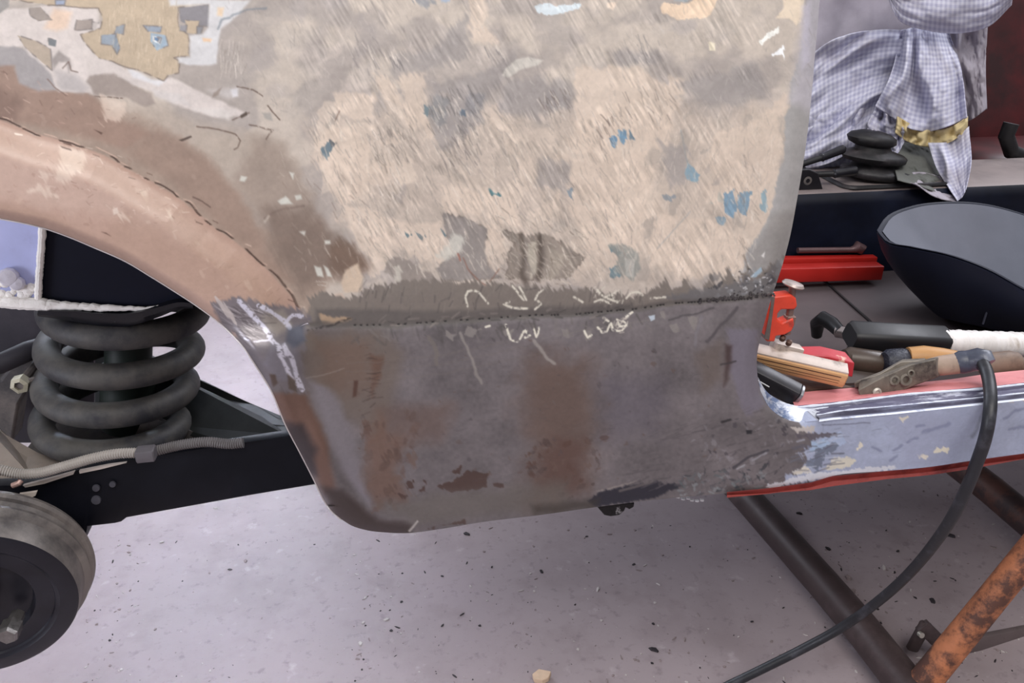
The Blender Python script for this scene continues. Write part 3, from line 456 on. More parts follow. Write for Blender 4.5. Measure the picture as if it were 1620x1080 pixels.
AR = [(-240, 338), (-140, 331), (-70, 334), (0, 345), (70, 360), (110, 374), (148, 390), (200, 413), (240, 437), (280, 462), (309, 481), (350, 512), (372, 533), (387, 550)]
AR2 = [(387, 550), (402, 573), (429, 616), (452, 671), (475, 715), (497, 758), (513, 791), (525, 808), (540, 821)]
BOT = [(540, 821), (556, 831), (578, 838), (610, 842), (643, 843), (700, 836), (760, 826), (850, 815), (950, 801), (1050, 789), (1150, 780), (1215, 773), (1282, 764)]
REDGE = [(1309, -122), (1305, -75), (1297, 0), (1290, 80), (1283, 160), (1275, 230), (1262, 310), (1246, 390), (1236, 425), (1222, 466)]
NOTCH = [(1222, 466), (1212, 500), (1203, 535), (1198, 560), (1198, 590), (1204, 620), (1218, 645), (1238, 661), (1265, 668), (1300, 667)]
RIDGE = [(488, 508), (505, 590), (530, 660), (560, 730), (590, 790), (625, 843)]
def yfield(px, py):
    y = .020*(np.clip(300-py, 0, 900)/400)**2
    xr = np.interp(py, [p[1] for p in REDGE], [p[0] for p in REDGE])
    t = np.clip((px-(xr-42))/42, 0, 1); up = sm(500, 440, py); y = y+.010*t**3*up
    y = y+.034*(np.clip(py-500, 0, 400)/340)**2
    # flare stands proud of the body between crease and arch edge
    dc = sdline(CREASE, px, py); below = (py > np.interp(px, [p[0] for p in CREASE], [p[1] for p in CREASE])) & (px < 489)
    fl = np.where(below, sm(0, 55, dc), 0)*sm(489, 415, px); y = y-.013*fl
    y = y-np.where(below, 0, 1)*.0016*np.exp(-(dc/9)**2)*0
    de = sdline(AR+AR2[1:]+BOT[1:6], px, py); y = y+.007*np.clip(1-de/17, 0, 1)**2*np.where(py < 800, 1, .4)
    # new panel: flange hollow left of the ridge
    lx = np.interp(py, [p[1] for p in RIDGE], [p[0] for p in RIDGE]); t2 = sm(25, -45, px-lx)*sm(505, 560, py); y = y-.013*t2*sm(830, 700, py)
    dr = px-lx; y = y+.0032*np.exp(-((dr+22)/16)**2)*sm(520, 620, py)*sm(845, 790, py)
    dn = sdline(NOTCH, px, py); y = y+.006*np.clip(1-dn/22, 0, 1)**2*(py > 466)*sm(1300, 1258, px)
    # seam hollow at the foot of the quarter
    y = y+np.exp(-((py-(505-.03*(px-500)))/26)**2)*.0022*sm(480, 620, px)*sm(1240, 1120, px)
    return y
def bil(A, px, py):
    x = np.clip(px+OX, 0, CW-1.01); y = np.clip(py+OY, 0, CH-1.01); xi = x.astype(int); yi = y.astype(int); fx = x-xi; fy = y-yi
    if A.ndim == 3: fx = fx[..., None]; fy = fy[..., None]
    return (A[yi, xi]*(1-fx)+A[yi, xi+1]*fx)*(1-fy)+(A[yi+1, xi]*(1-fx)+A[yi+1, xi+1]*fx)*fy
PAINT = mat('weathered_body_paint', (200, 200, 200), attr=True, var=.07, scale=260, bump=.12, bdist=.0006)
def painted(name, G, parent, extra=None, lip=None, label=None, yoff=0):
    m, n = G.shape[:2]; px, py = G[..., 0], G[..., 1]; sx_ = np.abs(px+100)-100
    Y = yfield(px, py)-bil(HT, sx_, py)*.001*.6+yoff; V = at(px, py, Y).reshape(-1, 3)
    col = bil(PCL, sx_, py).reshape(-1, 3); fin = bil(FN, sx_, py).reshape(-1, 2)
    idx = np.arange(m*n).reshape(m, n); F = np.stack([idx[:-1, :-1], idx[1:, :-1], idx[1:, 1:], idx[:-1, 1:]], -1).reshape(-1, 4)
    for ring, off in (lip or []):                        # rolled lips turned inward, each an index chain pushed by off
        ring = np.array(ring); base = ring; vb = V[ring]
        for k in (1, 2, 3):
            nv = vb+np.array(off)*k/3; k0 = len(V); V = np.r_[V, nv]; col = np.r_[col, col[ring]]; fin = np.r_[fin, fin[ring]]; new = np.arange(k0, k0+len(ring))
            F = np.r_[F, np.stack([base[:-1], base[1:], new[1:], new[:-1]], -1)]; base = new
    me = bpy.data.meshes.new(name); me.vertices.add(len(V)); me.vertices.foreach_set('co', V.ravel().astype(np.float32))
    me.loops.add(len(F)*4); me.loops.foreach_set('vertex_index', F.ravel().astype(np.int32)); me.polygons.add(len(F)); me.polygons.foreach_set('loop_start', np.arange(0, len(F)*4, 4, dtype=np.int32))
    me.update(calc_edges=True); me.validate()
    a = me.attributes.new('paint', 'FLOAT_COLOR', 'POINT'); a.data.foreach_set('color', np.c_[col, np.ones(len(V))].ravel().astype(np.float32))
    a = me.attributes.new('finish', 'FLOAT_COLOR', 'POINT'); a.data.foreach_set('color', np.c_[fin, np.zeros(len(V)), np.ones(len(V))].ravel().astype(np.float32))
    me.polygons.foreach_set('use_smooth', [True]*len(me.polygons)); me.set_sharp_from_angle(angle=radians(50)); me.materials.append(PAINT)
    o = bpy.data.objects.new(name, me); C.objects.link(o); o.parent = parent; o.matrix_parent_inverse = parent.matrix_world.inverted()
    if label: o['label'] = label
    return o

# ================================================================== floor
m = mat('concrete_floor', (160, 147, 150), .62, 0, .10, 3.0, .25, bdist=.004)
n = m.node_tree.nodes; l = m.node_tree.links
b = n['Principled BSDF']; src = b.inputs['Base Color'].links[0].from_socket
tcn = [q for q in n if q.type == 'TEX_COORD'][0]
for sc_, lo, hi, c in ((5, .5, .68, (132, 118, 120)), (14, .54, .68, (140, 126, 128)), (60, .57, .70, (116, 104, 108)), (1.6, .5, .75, (182, 168, 174)), (26, .62, .74, (194, 182, 186)), (220, .64, .74, (84, 74, 78))):
    nz = n.new('ShaderNodeTexNoise'); nz.inputs['Scale'].default_value = sc_; nz.inputs['Detail'].default_value = 7; nz.inputs['Roughness'].default_value = .6; l.new(tcn.outputs['Object'], nz.inputs['Vector'])
    mr = n.new('ShaderNodeMapRange'); mr.inputs['From Min'].default_value = lo; mr.inputs['From Max'].default_value = hi; mr.inputs['To Max'].default_value = .5; l.new(nz.outputs['Fac'], mr.inputs['Value'])
    mx = n.new('ShaderNodeMix'); mx.data_type = 'RGBA'; l.new(mr.outputs[0], mx.inputs['Factor']); l.new(src, mx.inputs['A']); mx.inputs['B'].default_value = (*lin(c), 1); src = mx.outputs['Result']
l.new(src, b.inputs['Base Color'])
fl = MB().add([(-5, -3, 0), (6, -3, 0), (6, 7, 0), (-5, 7, 0), (-5, -3, -.1), (6, -3, -.1), (6, 7, -.1), (-5, 7, -.1)], [(0, 1, 2, 3), (7, 6, 5, 4), (0, 4, 5, 1), (1, 5, 6, 2), (2, 6, 7, 3), (3, 7, 4, 0)]).build('floor', m, smooth=False)
fl['kind'] = 'structure'

WLM = mat('workshop_wall_paint', (168, 166, 168), .8, 0, .08, 4, .2)
for nm, a, b_ in (('wall_back', (-5, 6.9, 0), (6, 7, 3)), ('wall_left', (-5.1, -3, 0), (-5, 7, 3)), ('wall_right', (6, -3, 0), (6.1, 7, 3)), ('wall_front', (-5, -3.1, 0), (6, -3, 3))):
    x0, y0, z0 = a; x1, y1, z1 = b_; w_ = MB().add([(x0, y0, z0), (x1, y0, z0), (x1, y1, z0), (x0, y1, z0), (x0, y0, z1), (x1, y0, z1), (x1, y1, z1), (x0, y1, z1)], [(0, 1, 2, 3), (4, 5, 6, 7), (0, 1, 5, 4), (1, 2, 6, 5), (2, 3, 7, 6), (3, 0, 4, 7)]).build(nm, WLM, smooth=False); w_['kind'] = 'structure'
# ================================================================== the car
BLACKP = mat('black_chassis_paint', (14, 15, 22), .42, 0, .35, 22, .2, col2=(36, 33, 36), thr=.62, cov=.12, spec=.2)
BLUEBLK = mat('dark_blue_paint', (5, 8, 26), .5, 0, .3, 18, .15, col2=(24, 26, 42), thr=.62, cov=.15, spec=.2)
DUSTY = mat('dusty_dark_metal', (74, 70, 70), .7, 0, .2, 50, .3, col2=(120, 110, 104), thr=.55, cov=.12)
SPRG = mat('dusty_spring_steel', (72, 69, 66), .62, 0, .22, 60, .4, col2=(36, 36, 42), thr=.55, cov=.1)
CAR = empty('car', (0, .3, .40)); tag(CAR, 'stripped old car body with patchy filler, bare dark steel repair panel and pale blue sill', 'car')
UP = coons([(-240, -122), (200, -122), (600, -122), (1000, -122), (1309, -122)], [(-240, 187), (-70, 184), (0, 190), (60, 212), (100, 223), (160, 241), (230, 281), (290, 316), (335, 356), (380, 386), (420, 421), (455, 460), (487, 511)]+SEAM[1:], [(-240, -122), (-240, 50), (-240, 187)], REDGE, 1060, 345)
m_, n_ = UP.shape[:2]; I = np.arange(m_*n_).reshape(m_, n_)
painted('quarter_panel', UP, CAR, lip=[(I[:, -1], (-.004, .022, 0))])
FLG = coons([(-240, 186), (-70, 183), (0, 189), (60, 211), (100, 222), (160, 240), (230, 280), (290, 315), (335, 355), (380, 385), (420, 420), (455, 459), (487, 510)], AR, [(-240, 186), (-240, 338)], [(487, 510), (440, 532), (387, 550)], 620, 130)
m_, n_ = FLG.shape[:2]; I = np.arange(m_*n_).reshape(m_, n_)
painted('wheel_arch_flare', FLG, CAR, lip=[(I[-1, :], (0, .012, .003))], label='tan primed wheel arch flare')
LOW = coons([(387, 550), (440, 532), (487, 512)]+SEAM[1:], BOT, AR2, NOTCH+[(1298, 700), (1290, 735), (1282, 764)], 640, 260)
m_, n_ = LOW.shape[:2]; I = np.arange(m_*n_).reshape(m_, n_)
kk = int(m_*.72)
painted('repair_panel', LOW, CAR, lip=[(I[:, 0], (0, .012, .001)), (I[-1, :], (0, .010, .001)), (I[:kk, -1], (-.003, .03, 0))], label='bare dark steel lower panel with rust stains')
SF = coons([(1296, 667), (1316, 664), (1416, 655), (1555, 640), (1620, 633), (1720, 623)], [(1278, 765), (1316, 753), (1400, 745), (1473, 738), (1533, 729), (1620, 717), (1720, 704)], [(1296, 667), (1294, 715), (1278, 765)], [(1720, 623), (1720, 704)], 330, 90)
painted('sill_face', SF, CAR, label='pale blue painted outer sill face', yoff=.0004)
# bright raw edge of the arch lip
mb = MB(); lipP = resample(AR+AR2[1:], 160); mb.tube(at(lipP[:, 0]-.3, lipP[:, 1]+.8, yfield(lipP[:, 0], lipP[:, 1])+.0012), .0007, 6)
mb.build('arch_lip_edge', mat('bright_sheet_edge', (205, 198, 196), .4, .2, .1, 60, 0), CAR, label='bright raw sheet edge of the wheel arch')
# weld beads
WB = mat('weld_metal', (96, 92, 92), .4, .7, .3, 300, .4, col2=(40, 38, 40), thr=.56)
mb = MB()
sp = resample([(1110, 474), (1160, 470), (1222, 465)], 46, False)
for x, y in sp:
    x += random.gauss(0, 3); y += random.gauss(0, 3); c = at(x, y, yfield(x, y)); r = random.uniform(.0006, .0016); mb.lathe([(0, -r*.3), (r, -r*.1), (r*.8, r*.4), (0, r*.6)], c+np.array([0, r*.2, 0]), (0, -1, 0), 8)
for _ in range(0):
    x = random.uniform(340, 480); y = 480+(x-340)*.35+random.gauss(0, 10); c = at(x, y, yfield(x, y)); r = random.uniform(.0004, .001); mb.lathe([(0, -r*.3), (r, -r*.1), (r*.8, r*.3), (0, r*.5)], c, (0, -1, 0), 7)
mb.build('weld_bead', WB, CAR)
# sill ledge, layer by layer (each strip has its own height and depth)
def strip(rows, n=60):                                    # rows: [(polyline px, Y)]
    out = []
    for pl, Y in rows:
        q = resample(pl, n, False); out.append(at(q[:, 0], q[:, 1], np.full(n, Y) if np.isscalar(Y) else np.interp(np.linspace(0, 1, n), np.linspace(0, 1, len(Y)), Y)))
    return np.array(out)
fy0 = float(yfield(np.array(1450.), np.array(652.)))
A0 = [(1296, 667), (1316, 664), (1416, 655), (1555, 640), (1620, 633), (1720, 623)]
shift = lambda pl, d, dx=0: [(x+dx, y+d) for x, y in pl]
SB = mat('blue_sill_ledge', (132, 136, 158), .36, 0, .2, 60, .2, col2=(74, 72, 90), thr=.5, cov=.05, stretch=(.15, 1, 1))
SWH = mat('worn_white_edge', (214, 220, 234), .4, 0, .12, 90, .3, col2=(140, 146, 170), thr=.6)
mb = MB().grid(strip([(A0, fy0), (shift(A0, -2.5), fy0+.0016), (shift(A0, -3.5), fy0+.0035)])); mb.build('sill_edge', SWH, CAR, label='pale worn upper edge of the sill')
Gt = [(1292, 656), (1332, 649), (1416, 641), (1552, 628), (1620, 621), (1720, 611)]
mb = MB().grid(strip([(shift(A0, -3.5), fy0+.0035), (shift(A0, -6), fy0+.0085), (shift(Gt, 2), fy0+.010), (Gt, fy0+.0125)])); mb.build('sill_groove', SB, CAR, label='dark blue groove along the sill')
Pk = [(1256, 644), (1300, 640), (1351, 634), (1429, 624), (1567, 613), (1620, 607), (1720, 597)]
mb = MB().grid(strip([(Gt, fy0+.0125), (shift(Gt, -2.5), fy0+.014), (shift(Gt, -4), fy0+.017), (shift(Pk, 4, 10), fy0+.021), (Pk, fy0+.023), (shift(Pk, -2), fy0+.0235)])); mb.build('door_rebate', mat('blue_rebate', (92, 90, 112), .35, .1, .3, 70, .2, col2=(200, 202, 216), thr=.56, cov=.03, stretch=(.2, 1, 1)), CAR, label='blue and white chipped door rebate')
q = resample(Pk, 160); mb = MB().tube(at(q[:, 0], q[:, 1]+.5, np.full(160, fy0+.0225)), .0007+.0010*fbm(np.arange(160)/5., np.zeros(160)+4, 3), 8); q = resample(shift(Gt, 1), 160); mb.tube(at(q[:, 0], q[:, 1], np.full(160, fy0+.0118)), .0004+.0010*fbm(np.arange(160)/4., np.zeros(160)+14, 3), 8); mb.build('chipped_white_bead', SWH, CAR, label='chipped white edges between the sill steps')
Pt = [(1250, 622), (1290, 618), (1349, 613), (1440, 606), (1502, 600), (1569, 590), (1620, 585), (1720, 575)]
PINK = mat('pink_primer', (206, 132, 134), .6, 0, .1, 60, .2, col2=(188, 106, 108), thr=.6)
mb = MB().grid(strip([(shift(Pk, -2), fy0+.0235), (shift(Pk, -5), fy0+.027), (shift(Pt, 4), .062), (Pt, .066)])); g = strip([(Pt, .066)]); mb.grid(np.array([g[0], g[0]+np.array([0, .002, -.03])])); mb.build('inner_sill', PINK, CAR, label='pink primed inner sill top')
# bare blue-grey corner where sill meets shut pillar
mb = MB().grid([[tuple(float(c) for c in at(p[0], p[1], .030-(i/7)*.016)) for p in row] for i, row in enumerate(coons([(1199, 596), (1212, 618), (1240, 636), (1262, 642), (1312, 640)], [(1203, 618), (1218, 645), (1240, 661), (1265, 668), (1304, 666)], [(1199, 596), (1203, 618)], [(1312, 640), (1304, 666)], 30, 8))])
mb.build('sill_corner', mat('scraped_blue_metal', (104, 120, 152), .3, .3, .4, 90, .5, col2=(206, 210, 220), thr=.52, cov=.04, stretch=(.4, 1, 1.4)), CAR, label='scraped shiny blue corner of the sill')
# red pinch-weld flange under the sill
RED = mat('red_oxide_primer', (158, 70, 64), .55, 0, .2, 60, .3, col2=(112, 44, 44), thr=.58)
F0 = [(1150, 777), (1215, 771), (1282, 762), (1316, 752), (1400, 744), (1473, 737), (1533, 728), (1620, 716), (1720, 703)]
yb = float(yfield(np.array(1400.), np.array(745.)))
mb = MB().grid(strip([(shift(F0, 1), yb), (shift(F0, 3), yb+.004), (shift(F0, 8), yb+.005), (shift(F0, 9), yb+.0015), (shift(F0, 10), yb+.0018), ([(1150, 783), (1215, 780), (1282, 775), (1316, 769), (1400, 758), (1473, 751), (1533, 742), (1620, 726), (1720, 713)], yb+.002), ([(1150, 783), (1215, 780), (1282, 775), (1316, 769), (1400, 758), (1473, 751), (1533, 742), (1620, 726), (1720, 713)], yb+.006)], 90))
mb.build('sill_flange', RED, CAR, label='red primed weld flange below the sill')
# torn foil-like weld slag and the jacking bracket beneath the panel
mb = MB(); yj = .036
for x, y in ((1070, 786), (1078, 789), (1092, 791), (1100, 792), (1086, 788), (1108, 791)):
    c = at(x, y, yj); mb.prism([c, c+np.array([.004, 0, -.001]), c+np.array([.0035, .001, -.0028]), c+np.array([.0005, .001, -.002])], (0, .0015, .001))
mb.build('weld_slag', mat('bright_slag', (216, 216, 218), .35, .3, .1, 50, 0), CAR, smooth=False, label='bright bent scraps of weld slag')
mb = MB(); ctr = lambda x, y, Y=.045: at(x, y, Y)
pro = [(943, 800), (950, 808), (956, 815), (966, 817), (980, 815), (988, 808), (990, 803), (996, 806), (1003, 802), (1004, 795)]
mb.prism([ctr(x, y) for x, y in pro], (0, .03, 0)); mb.build('jack_bracket', mat('oily_black_steel', (30, 29, 30), .3, .5, .4, 200, .6, col2=(150, 150, 150), thr=.64, cov=.03), CAR, label='dark greasy bracket hanging under the panel', bevel=.001)

# ------------------------------------------------------------------ cabin floor, tunnel, levers
ZF = .498
FLM = mat('brown_grey_floor_pan', (98, 88, 90), .6, 0, .15, 12, .3, col2=(70, 62, 65), thr=.52, cov=.2)
mb = MB().add([(.22, .06, ZF-.03), (1.6, .06, ZF-.03), (1.6, .07, ZF), (.22, .07, ZF), (1.6, .47, ZF), (.22, .47, ZF)], [(0, 1, 2, 3), (3, 2, 4, 5)])
mb.add([(.22, .06, ZF-.03), (1.6, .06, ZF-.03), (1.6, .47, ZF-.012), (.22, .47, ZF-.012)], [(3, 2, 1, 0)]); mb.build('floor_pan', FLM, CAR, smooth=False, label='dusty brown grey cabin floor')
a, b_ = atz(1296, 438, ZF), atz(1392, 524, ZF); mb = MB().bar(a+np.array([0, 0, .0012]), b_+np.array([0, 0, .0012]), .003, .0025); mb.build('floor_seam', mat('dark_sealer', (34, 30, 33), .6, 0, .2, 80, .2), CAR)
TB = at(1300, 308, .455)[2]; TUNS = mat('tunnel_side_black', (13, 15, 26), .4, 0, .3, 14, .2, col2=(20, 26, 44), thr=.6, cov=.15, spec=.2); TUNT = mat('tunnel_top_grey', (132, 120, 118), .6, 0, .14, 26, .3, col2=(104, 94, 94), thr=.58, cov=.1)
prof = [(.445, ZF), (.452, TB-.014), (.455, TB-.005), (.461, TB)]
mb = MB().grid([[(.2+1.6*k/20, y, z) for k in range(21)] for y, z in prof]); mb.build('tunnel_side', TUNS, CAR, label='black painted side of the centre tunnel')
mb = MB().grid([[(.2+1.6*k/20, y, z) for k in range(21)] for y, z in ((.461, TB), (.468, TB+.002), (.60, TB+.003), (.612, TB-.004), (.62, ZF))]); mb.build('tunnel_top', TUNT, CAR, label='dusty grey top of the centre tunnel')
RUB = mat('black_rubber', (20, 19, 22), .55, 0, .3, 60, .2, col2=(58, 52, 54), thr=.58, cov=.1)
ZT = TB+.003
def rr(cx, cy, z, hx, hy, r, seg=6, sk=0):
    out = []
    for sx, sy in ((1, 1), (-1, 1), (-1, -1), (1, -1)):
        a0 = atan2(sy, sx)-pi/4
        for k in range(seg+1):
            t_ = a0+k/seg*pi/2; x_ = sx*(hx-r)+r*cos(t_); y_ = sy*(hy-r)+r*sin(t_); out.append((cx+x_+sk*y_, cy+y_, z))
    return out
c0 = atz(1385, 283, ZT); GX, GY = c0[0], c0[1]
mb = MB().loft([rr(GX+.012, GY-.004, ZT+.0005, .085, .046, .018), rr(GX+.012, GY-.004, ZT+.0035, .084, .045, .018), rr(GX+.012, GY-.004, ZT+.0038, .079, .040, .016), rr(GX+.012, GY-.004, ZT+.001, .078, .039, .016)]); gp = mb.build('boot_frame', RUB, CAR, label='black rim frame around the gear lever boot')
mb = MB().loft([rr(GX+.012, GY-.004, ZT+.0006, .0775, .0385, .016), rr(GX+.012, GY-.004, ZT+.0014, .076, .037, .016)]); mb.build('boot_plate', mat('dusty_boot_plate', (120, 110, 108), .6, 0, .15, 60, .2), CAR)
mb = MB(); R_ = []; 
for k, (z, r) in enumerate(((0, .046), (.005, .050), (.010, .048), (.014, .034), (.019, .030), (.023, .043), (.029, .046), (.033, .042), (.038, .026), (.043, .024), (.048, .033), (.055, .034), (.060, .028), (.064, .014))):
    R_.append([(GX+z*-.25+1.05*r*cos(t_), GY+z*.1+.8*r*sin(t_), ZT+z-.10*r*cos(t_)+.004) for t_ in np.linspace(0, 2*pi, 36, endpoint=False)])
mb.loft(R_).build('gear_lever_boot', RUB, CAR, sharp=60, label='ribbed black rubber gear lever boot')
def lever(p0, p1, p2, p3, Ya, Yb, r1, r2):
    a, b1, c1 = at(*p0, Ya), at(*p1, (Ya+Yb)/2), at(*p3, Yb)
    mb = MB().tube([a, b1, c1], [r1, r1*1.05, r1], 12); o = mb.build('lever', RUB, CAR, label='small black floor lever')
    q = at(*p2, (Ya*.35+Yb*.65)); d_ = (c1-b1)/np.linalg.norm(c1-b1); L = np.linalg.norm(c1-b1)
    mb = MB().tube([b1, b1+d_*L*.06, b1+d_*L*.12, b1+d_*L*.9, b1+d_*L*.98, c1+d_*.002], [r2*.8, r2*1.06, r2*.95, r2*1.1, r2, r2*.5], 14); mb.build('lever_grip', mat('black_plastic_grip', (26, 25, 30), .32, 0, .2, 60, .1), o)
lever((1262, 262), (1298, 250), (1315, 243), (1335, 235), .49, .50, .0042, .0058); lever((1280, 276), (1318, 275), (1335, 272), (1355, 269), .49, .485, .0042, .0062)
br = at(1282, 288, .475)
mb = MB().prism([br+np.array(q) for q in ((-.045, 0, -.014), (.022, 0, -.014), (.010, 0, .012), (-.004, 0, .018), (-.045, 0, .018))], (0, .020, 0)); lb = mb.build('lever_bracket', mat('satin_black_metal', (28, 26, 30), .4, .2, .25, 60, .15), CAR, bevel=.0015)
mb = MB().lathe([(0, -.002), (.006, -.002), (.006, 0), (.003, .0005), (.003, -.0012), (0, -.0012)], br+np.array([-.004, 0, .002]), (0, -1, 0), 20, cap=False); mb.build('pivot_pin', DUSTY, lb)
mb = MB().bar(br+np.array([-.05, -.004, -.015]), br+np.array([.030, -.004, -.015]), .008, .003); mb.build('lever_rail', mat('satin_black_metal', (28, 26, 30)), CAR)
mb = MB(); a = at(1500, 296, .49); mb.lathe([(0, 0), (.004, 0), (.004, .002), (.002, .004), (0, .004)], at(1452, 293, .478)+np.array([0, 0, 0]), (0, 0, 1), 12); mb.build('screw_head', mat('bright_screw', (220, 210, 205), .25, .8, .1, 60, 0), CAR)
# dark far side of the cabin
DK = mat('dark_cabin_trim', (30, 20, 24), .75, 0, .4, 6, .3, col2=(54, 40, 42), thr=.55, cov=.12)
mb = MB().add([(.2, .62, ZF), (1.9, .62, ZF), (1.9, 1.10, ZF), (.2, 1.10, ZF), (.2, 1.10, 1.15), (1.9, 1.10, 1.15), (.2, 1.14, 1.15), (1.9, 1.14, 1.15), (.2, 1.14, ZF-.05), (1.9, 1.14, ZF-.05)], [(0, 1, 2, 3), (3, 2, 5, 4), (4, 5, 7, 6), (6, 7, 9, 8)]); mb.build('far_side_trim', DK, CAR, smooth=False, label='dark trim on the far side of the cabin')
# ------------------------------------------------------------------ wheel housing
LIL = mat('lilac_inner_panel', (178, 184, 226), .5, 0, .16, 14, .25, col2=(128, 126, 160), thr=.6, cov=.1); WHT = mat('white_seam_sealer', (246, 242, 236), .5, 0, .05, 60, .8, bdist=.003)
yh = .125
def plate(px, Y, th, name, m, label=None, parent=CAR, bevel=0, off=None):
    mb = MB().prism([at(x, y, Y if np.isscalar(Y) else Y[i]) for i, (x, y) in enumerate(px)], off or (0, th, 0)); return mb.build(name, m, parent, smooth=False, bevel=bevel, label=label)
plate([(-260, 250), (66, 250), (64, 365), (61, 470), (-260, 474)], yh, .01, 'inner_panel', LIL, 'pale lilac inner wheel housing panel')
plate([(66, 250), (420, 330), (400, 470), (330, 478), (250, 484), (61, 478)], yh+.002, .12, 'wheel_housing', BLUEBLK, 'dark blue black wheel housing box')
mb = MB(); q = resample([(68, 340), (66, 380), (62, 430), (60, 474)], 60, False); mb.tube(at(q[:, 0]+RNG.normal(0, .4, 60), q[:, 1], yh-.002), .0022+.0014*fbm(np.arange(60)/6., np.zeros(60)+7, 3), 10)
q = resample([(-250, 480), (-80, 478), (0, 477), (40, 480), (110, 484), (170, 487), (235, 488), (262, 484)], 130, False); mb.tube(at(q[:, 0], q[:, 1]+RNG.normal(0, .5, 130), yh-.002), np.interp(np.arange(130), [0, 75, 96, 129], [.0055, .005, .0032, .0010])*(.85+.5*fbm(np.arange(130)/9., np.zeros(130)+2, 3)), 10)
for _ in range(46):
    x = random.uniform(-70, 58); y = 474-abs(random.gauss(0, 12)); r = random.uniform(.002, .005); mb.lathe([(0, -r*.5), (r, 0), (r*.7, r*.5), (0, r*.7)], at(x, y, yh), (0, -1, 0), 9)
mb.build('seam_sealer', WHT, CAR, label='thick rough white seam sealer')
mb = MB()
for x, y, r in ((15, 438, .008), (28, 448, .006)): mb.lathe([(0, -.002), (r, -.002), (r, .004), (r*.8, .007), (0, .008)], at(x, y, yh-.002), (.2, -1, .3), 10)
mb.build('mounting_nut', mat('overpainted_nut', (208, 204, 214), .4, 0, .2, 80, .5), CAR)
# spring seat lip and black rubber seat
mb = MB(); q = resample([(60, 492), (110, 492), (160, 496), (205, 496), (250, 486), (285, 478), (306, 480)], 40)
r0 = at(q[:, 0], q[:, 1]-8, .13); r1 = at(q[:, 0], q[:, 1]+0, .118); r2_ = at(q[:, 0], q[:, 1]+16*np.sin(np.linspace(.25, pi*.93, 40))+4, .122); r3 = r2_+np.array([0, .15, .0]); mb.grid([r0, r1, (r1+r2_)/2+np.array([0, -.002, 0]), r2_, r3]); mb.build('spring_seat', mat('glossy_black_seat', (14, 15, 22), .3, 0, .3, 40, .2), CAR, label='black upper spring seat')
# coil spring
def helix(a, b, R, n0, n1, N, ph=0, hand=1):
    a, b = V3(a), V3(b); T = (b-a); out = []
    for i in range(N+1):
        s_ = n0+(n1-n0)*i/N; c = a+T*(s_/3); th = 2*pi*s_*hand+ph; out.append(c+Vector((cos(th)*R, sin(th)*R, 0)))
    return out
fa, fb = at(170, 533, .125), at(152, 716, .125); R0 = .0655; fa = fa+np.array([0, R0, 0]); fb = fb+np.array([0, R0, 0])
mb = MB().tube(helix(fa, fb, R0, -.75, 3.35, 330, -pi/2, 1), .0122, 18); mb.build('coil_spring', SPRG, CAR, label='thick dusty grey coil spring')
sa, sb_ = V3(fa)+Vector((.004, .02, .03)), V3(fb)+Vector((.004, .02, -.02)); dv = (sb_-sa)
mb = MB().lathe([(.021, 0), (.022, .004), (.022, dv.length*.6), (.026, dv.length*.61), (.026, dv.length)], sa, dv, 28); mb.build('shock_absorber', mat('dark_green_shock', (30, 40, 34), .5, 0, .25, 40, .2), CAR, label='dark green shock absorber inside the spring')
# inner chassis behind the spring
plate([(-260, 476), (150, 480), (148, 560), (150, 700), (-260, 700)], .30, .02, 'chassis_wall', mat('dusty_purple_black', (40, 36, 44), .6, 0, .3, 12, .4, col2=(66, 60, 66), thr=.56, cov=.12), 'dusty dark chassis behind the spring')
mb = MB().prism([at(x, y, .235) for x, y in ((-80, 585), (0, 600), (30, 560), (70, 540), (70, 575), (30, 640), (20, 700), (-80, 700))], (0, .03, 0)); mb.build('chassis_bracket', DUSTY, CAR, bevel=.003)
mb = MB().tube([at(-60, 590, .20), at(0, 575, .20), at(45, 555, .21), at(70, 548, .22)], .010, 12); mb.build('brake_pipe', mat('dark_rubber_hose', (44, 40, 46), .6, 0, .3, 60, .2), CAR)
nc = at(32, 608, .17); hx = [(cos(k*pi/3+.2)*.0085, sin(k*pi/3+.2)*.0085) for k in range(6)]; hi_ = [(cos(k*pi/3+.2)*.0045, sin(k*pi/3+.2)*.0045) for k in range(6)]
mb = MB(); mb.loft([[nc+np.array([x, d_, z]) for x, z in pr] for pr, d_ in ((hi_, .006), (hx, .006), (hx, -.003), (hi_, -.004), (hi_, .006))], cap=False); mb.build('spring_nut', mat('pale_plated_nut', (176, 170, 150), .4, .3, .15, 120, .3), CAR, smooth=False, label='pale hexagonal nut')
mb = MB().tube([nc+np.array([.006, .004, 0]), nc+np.array([.012, .006, .001])], .0035, 10).tube([nc+np.array([0, -.002, 0]), nc+np.array([0, .09, 0])], .0042, 10); mb.build('nut_stud', DUSTY, CAR)
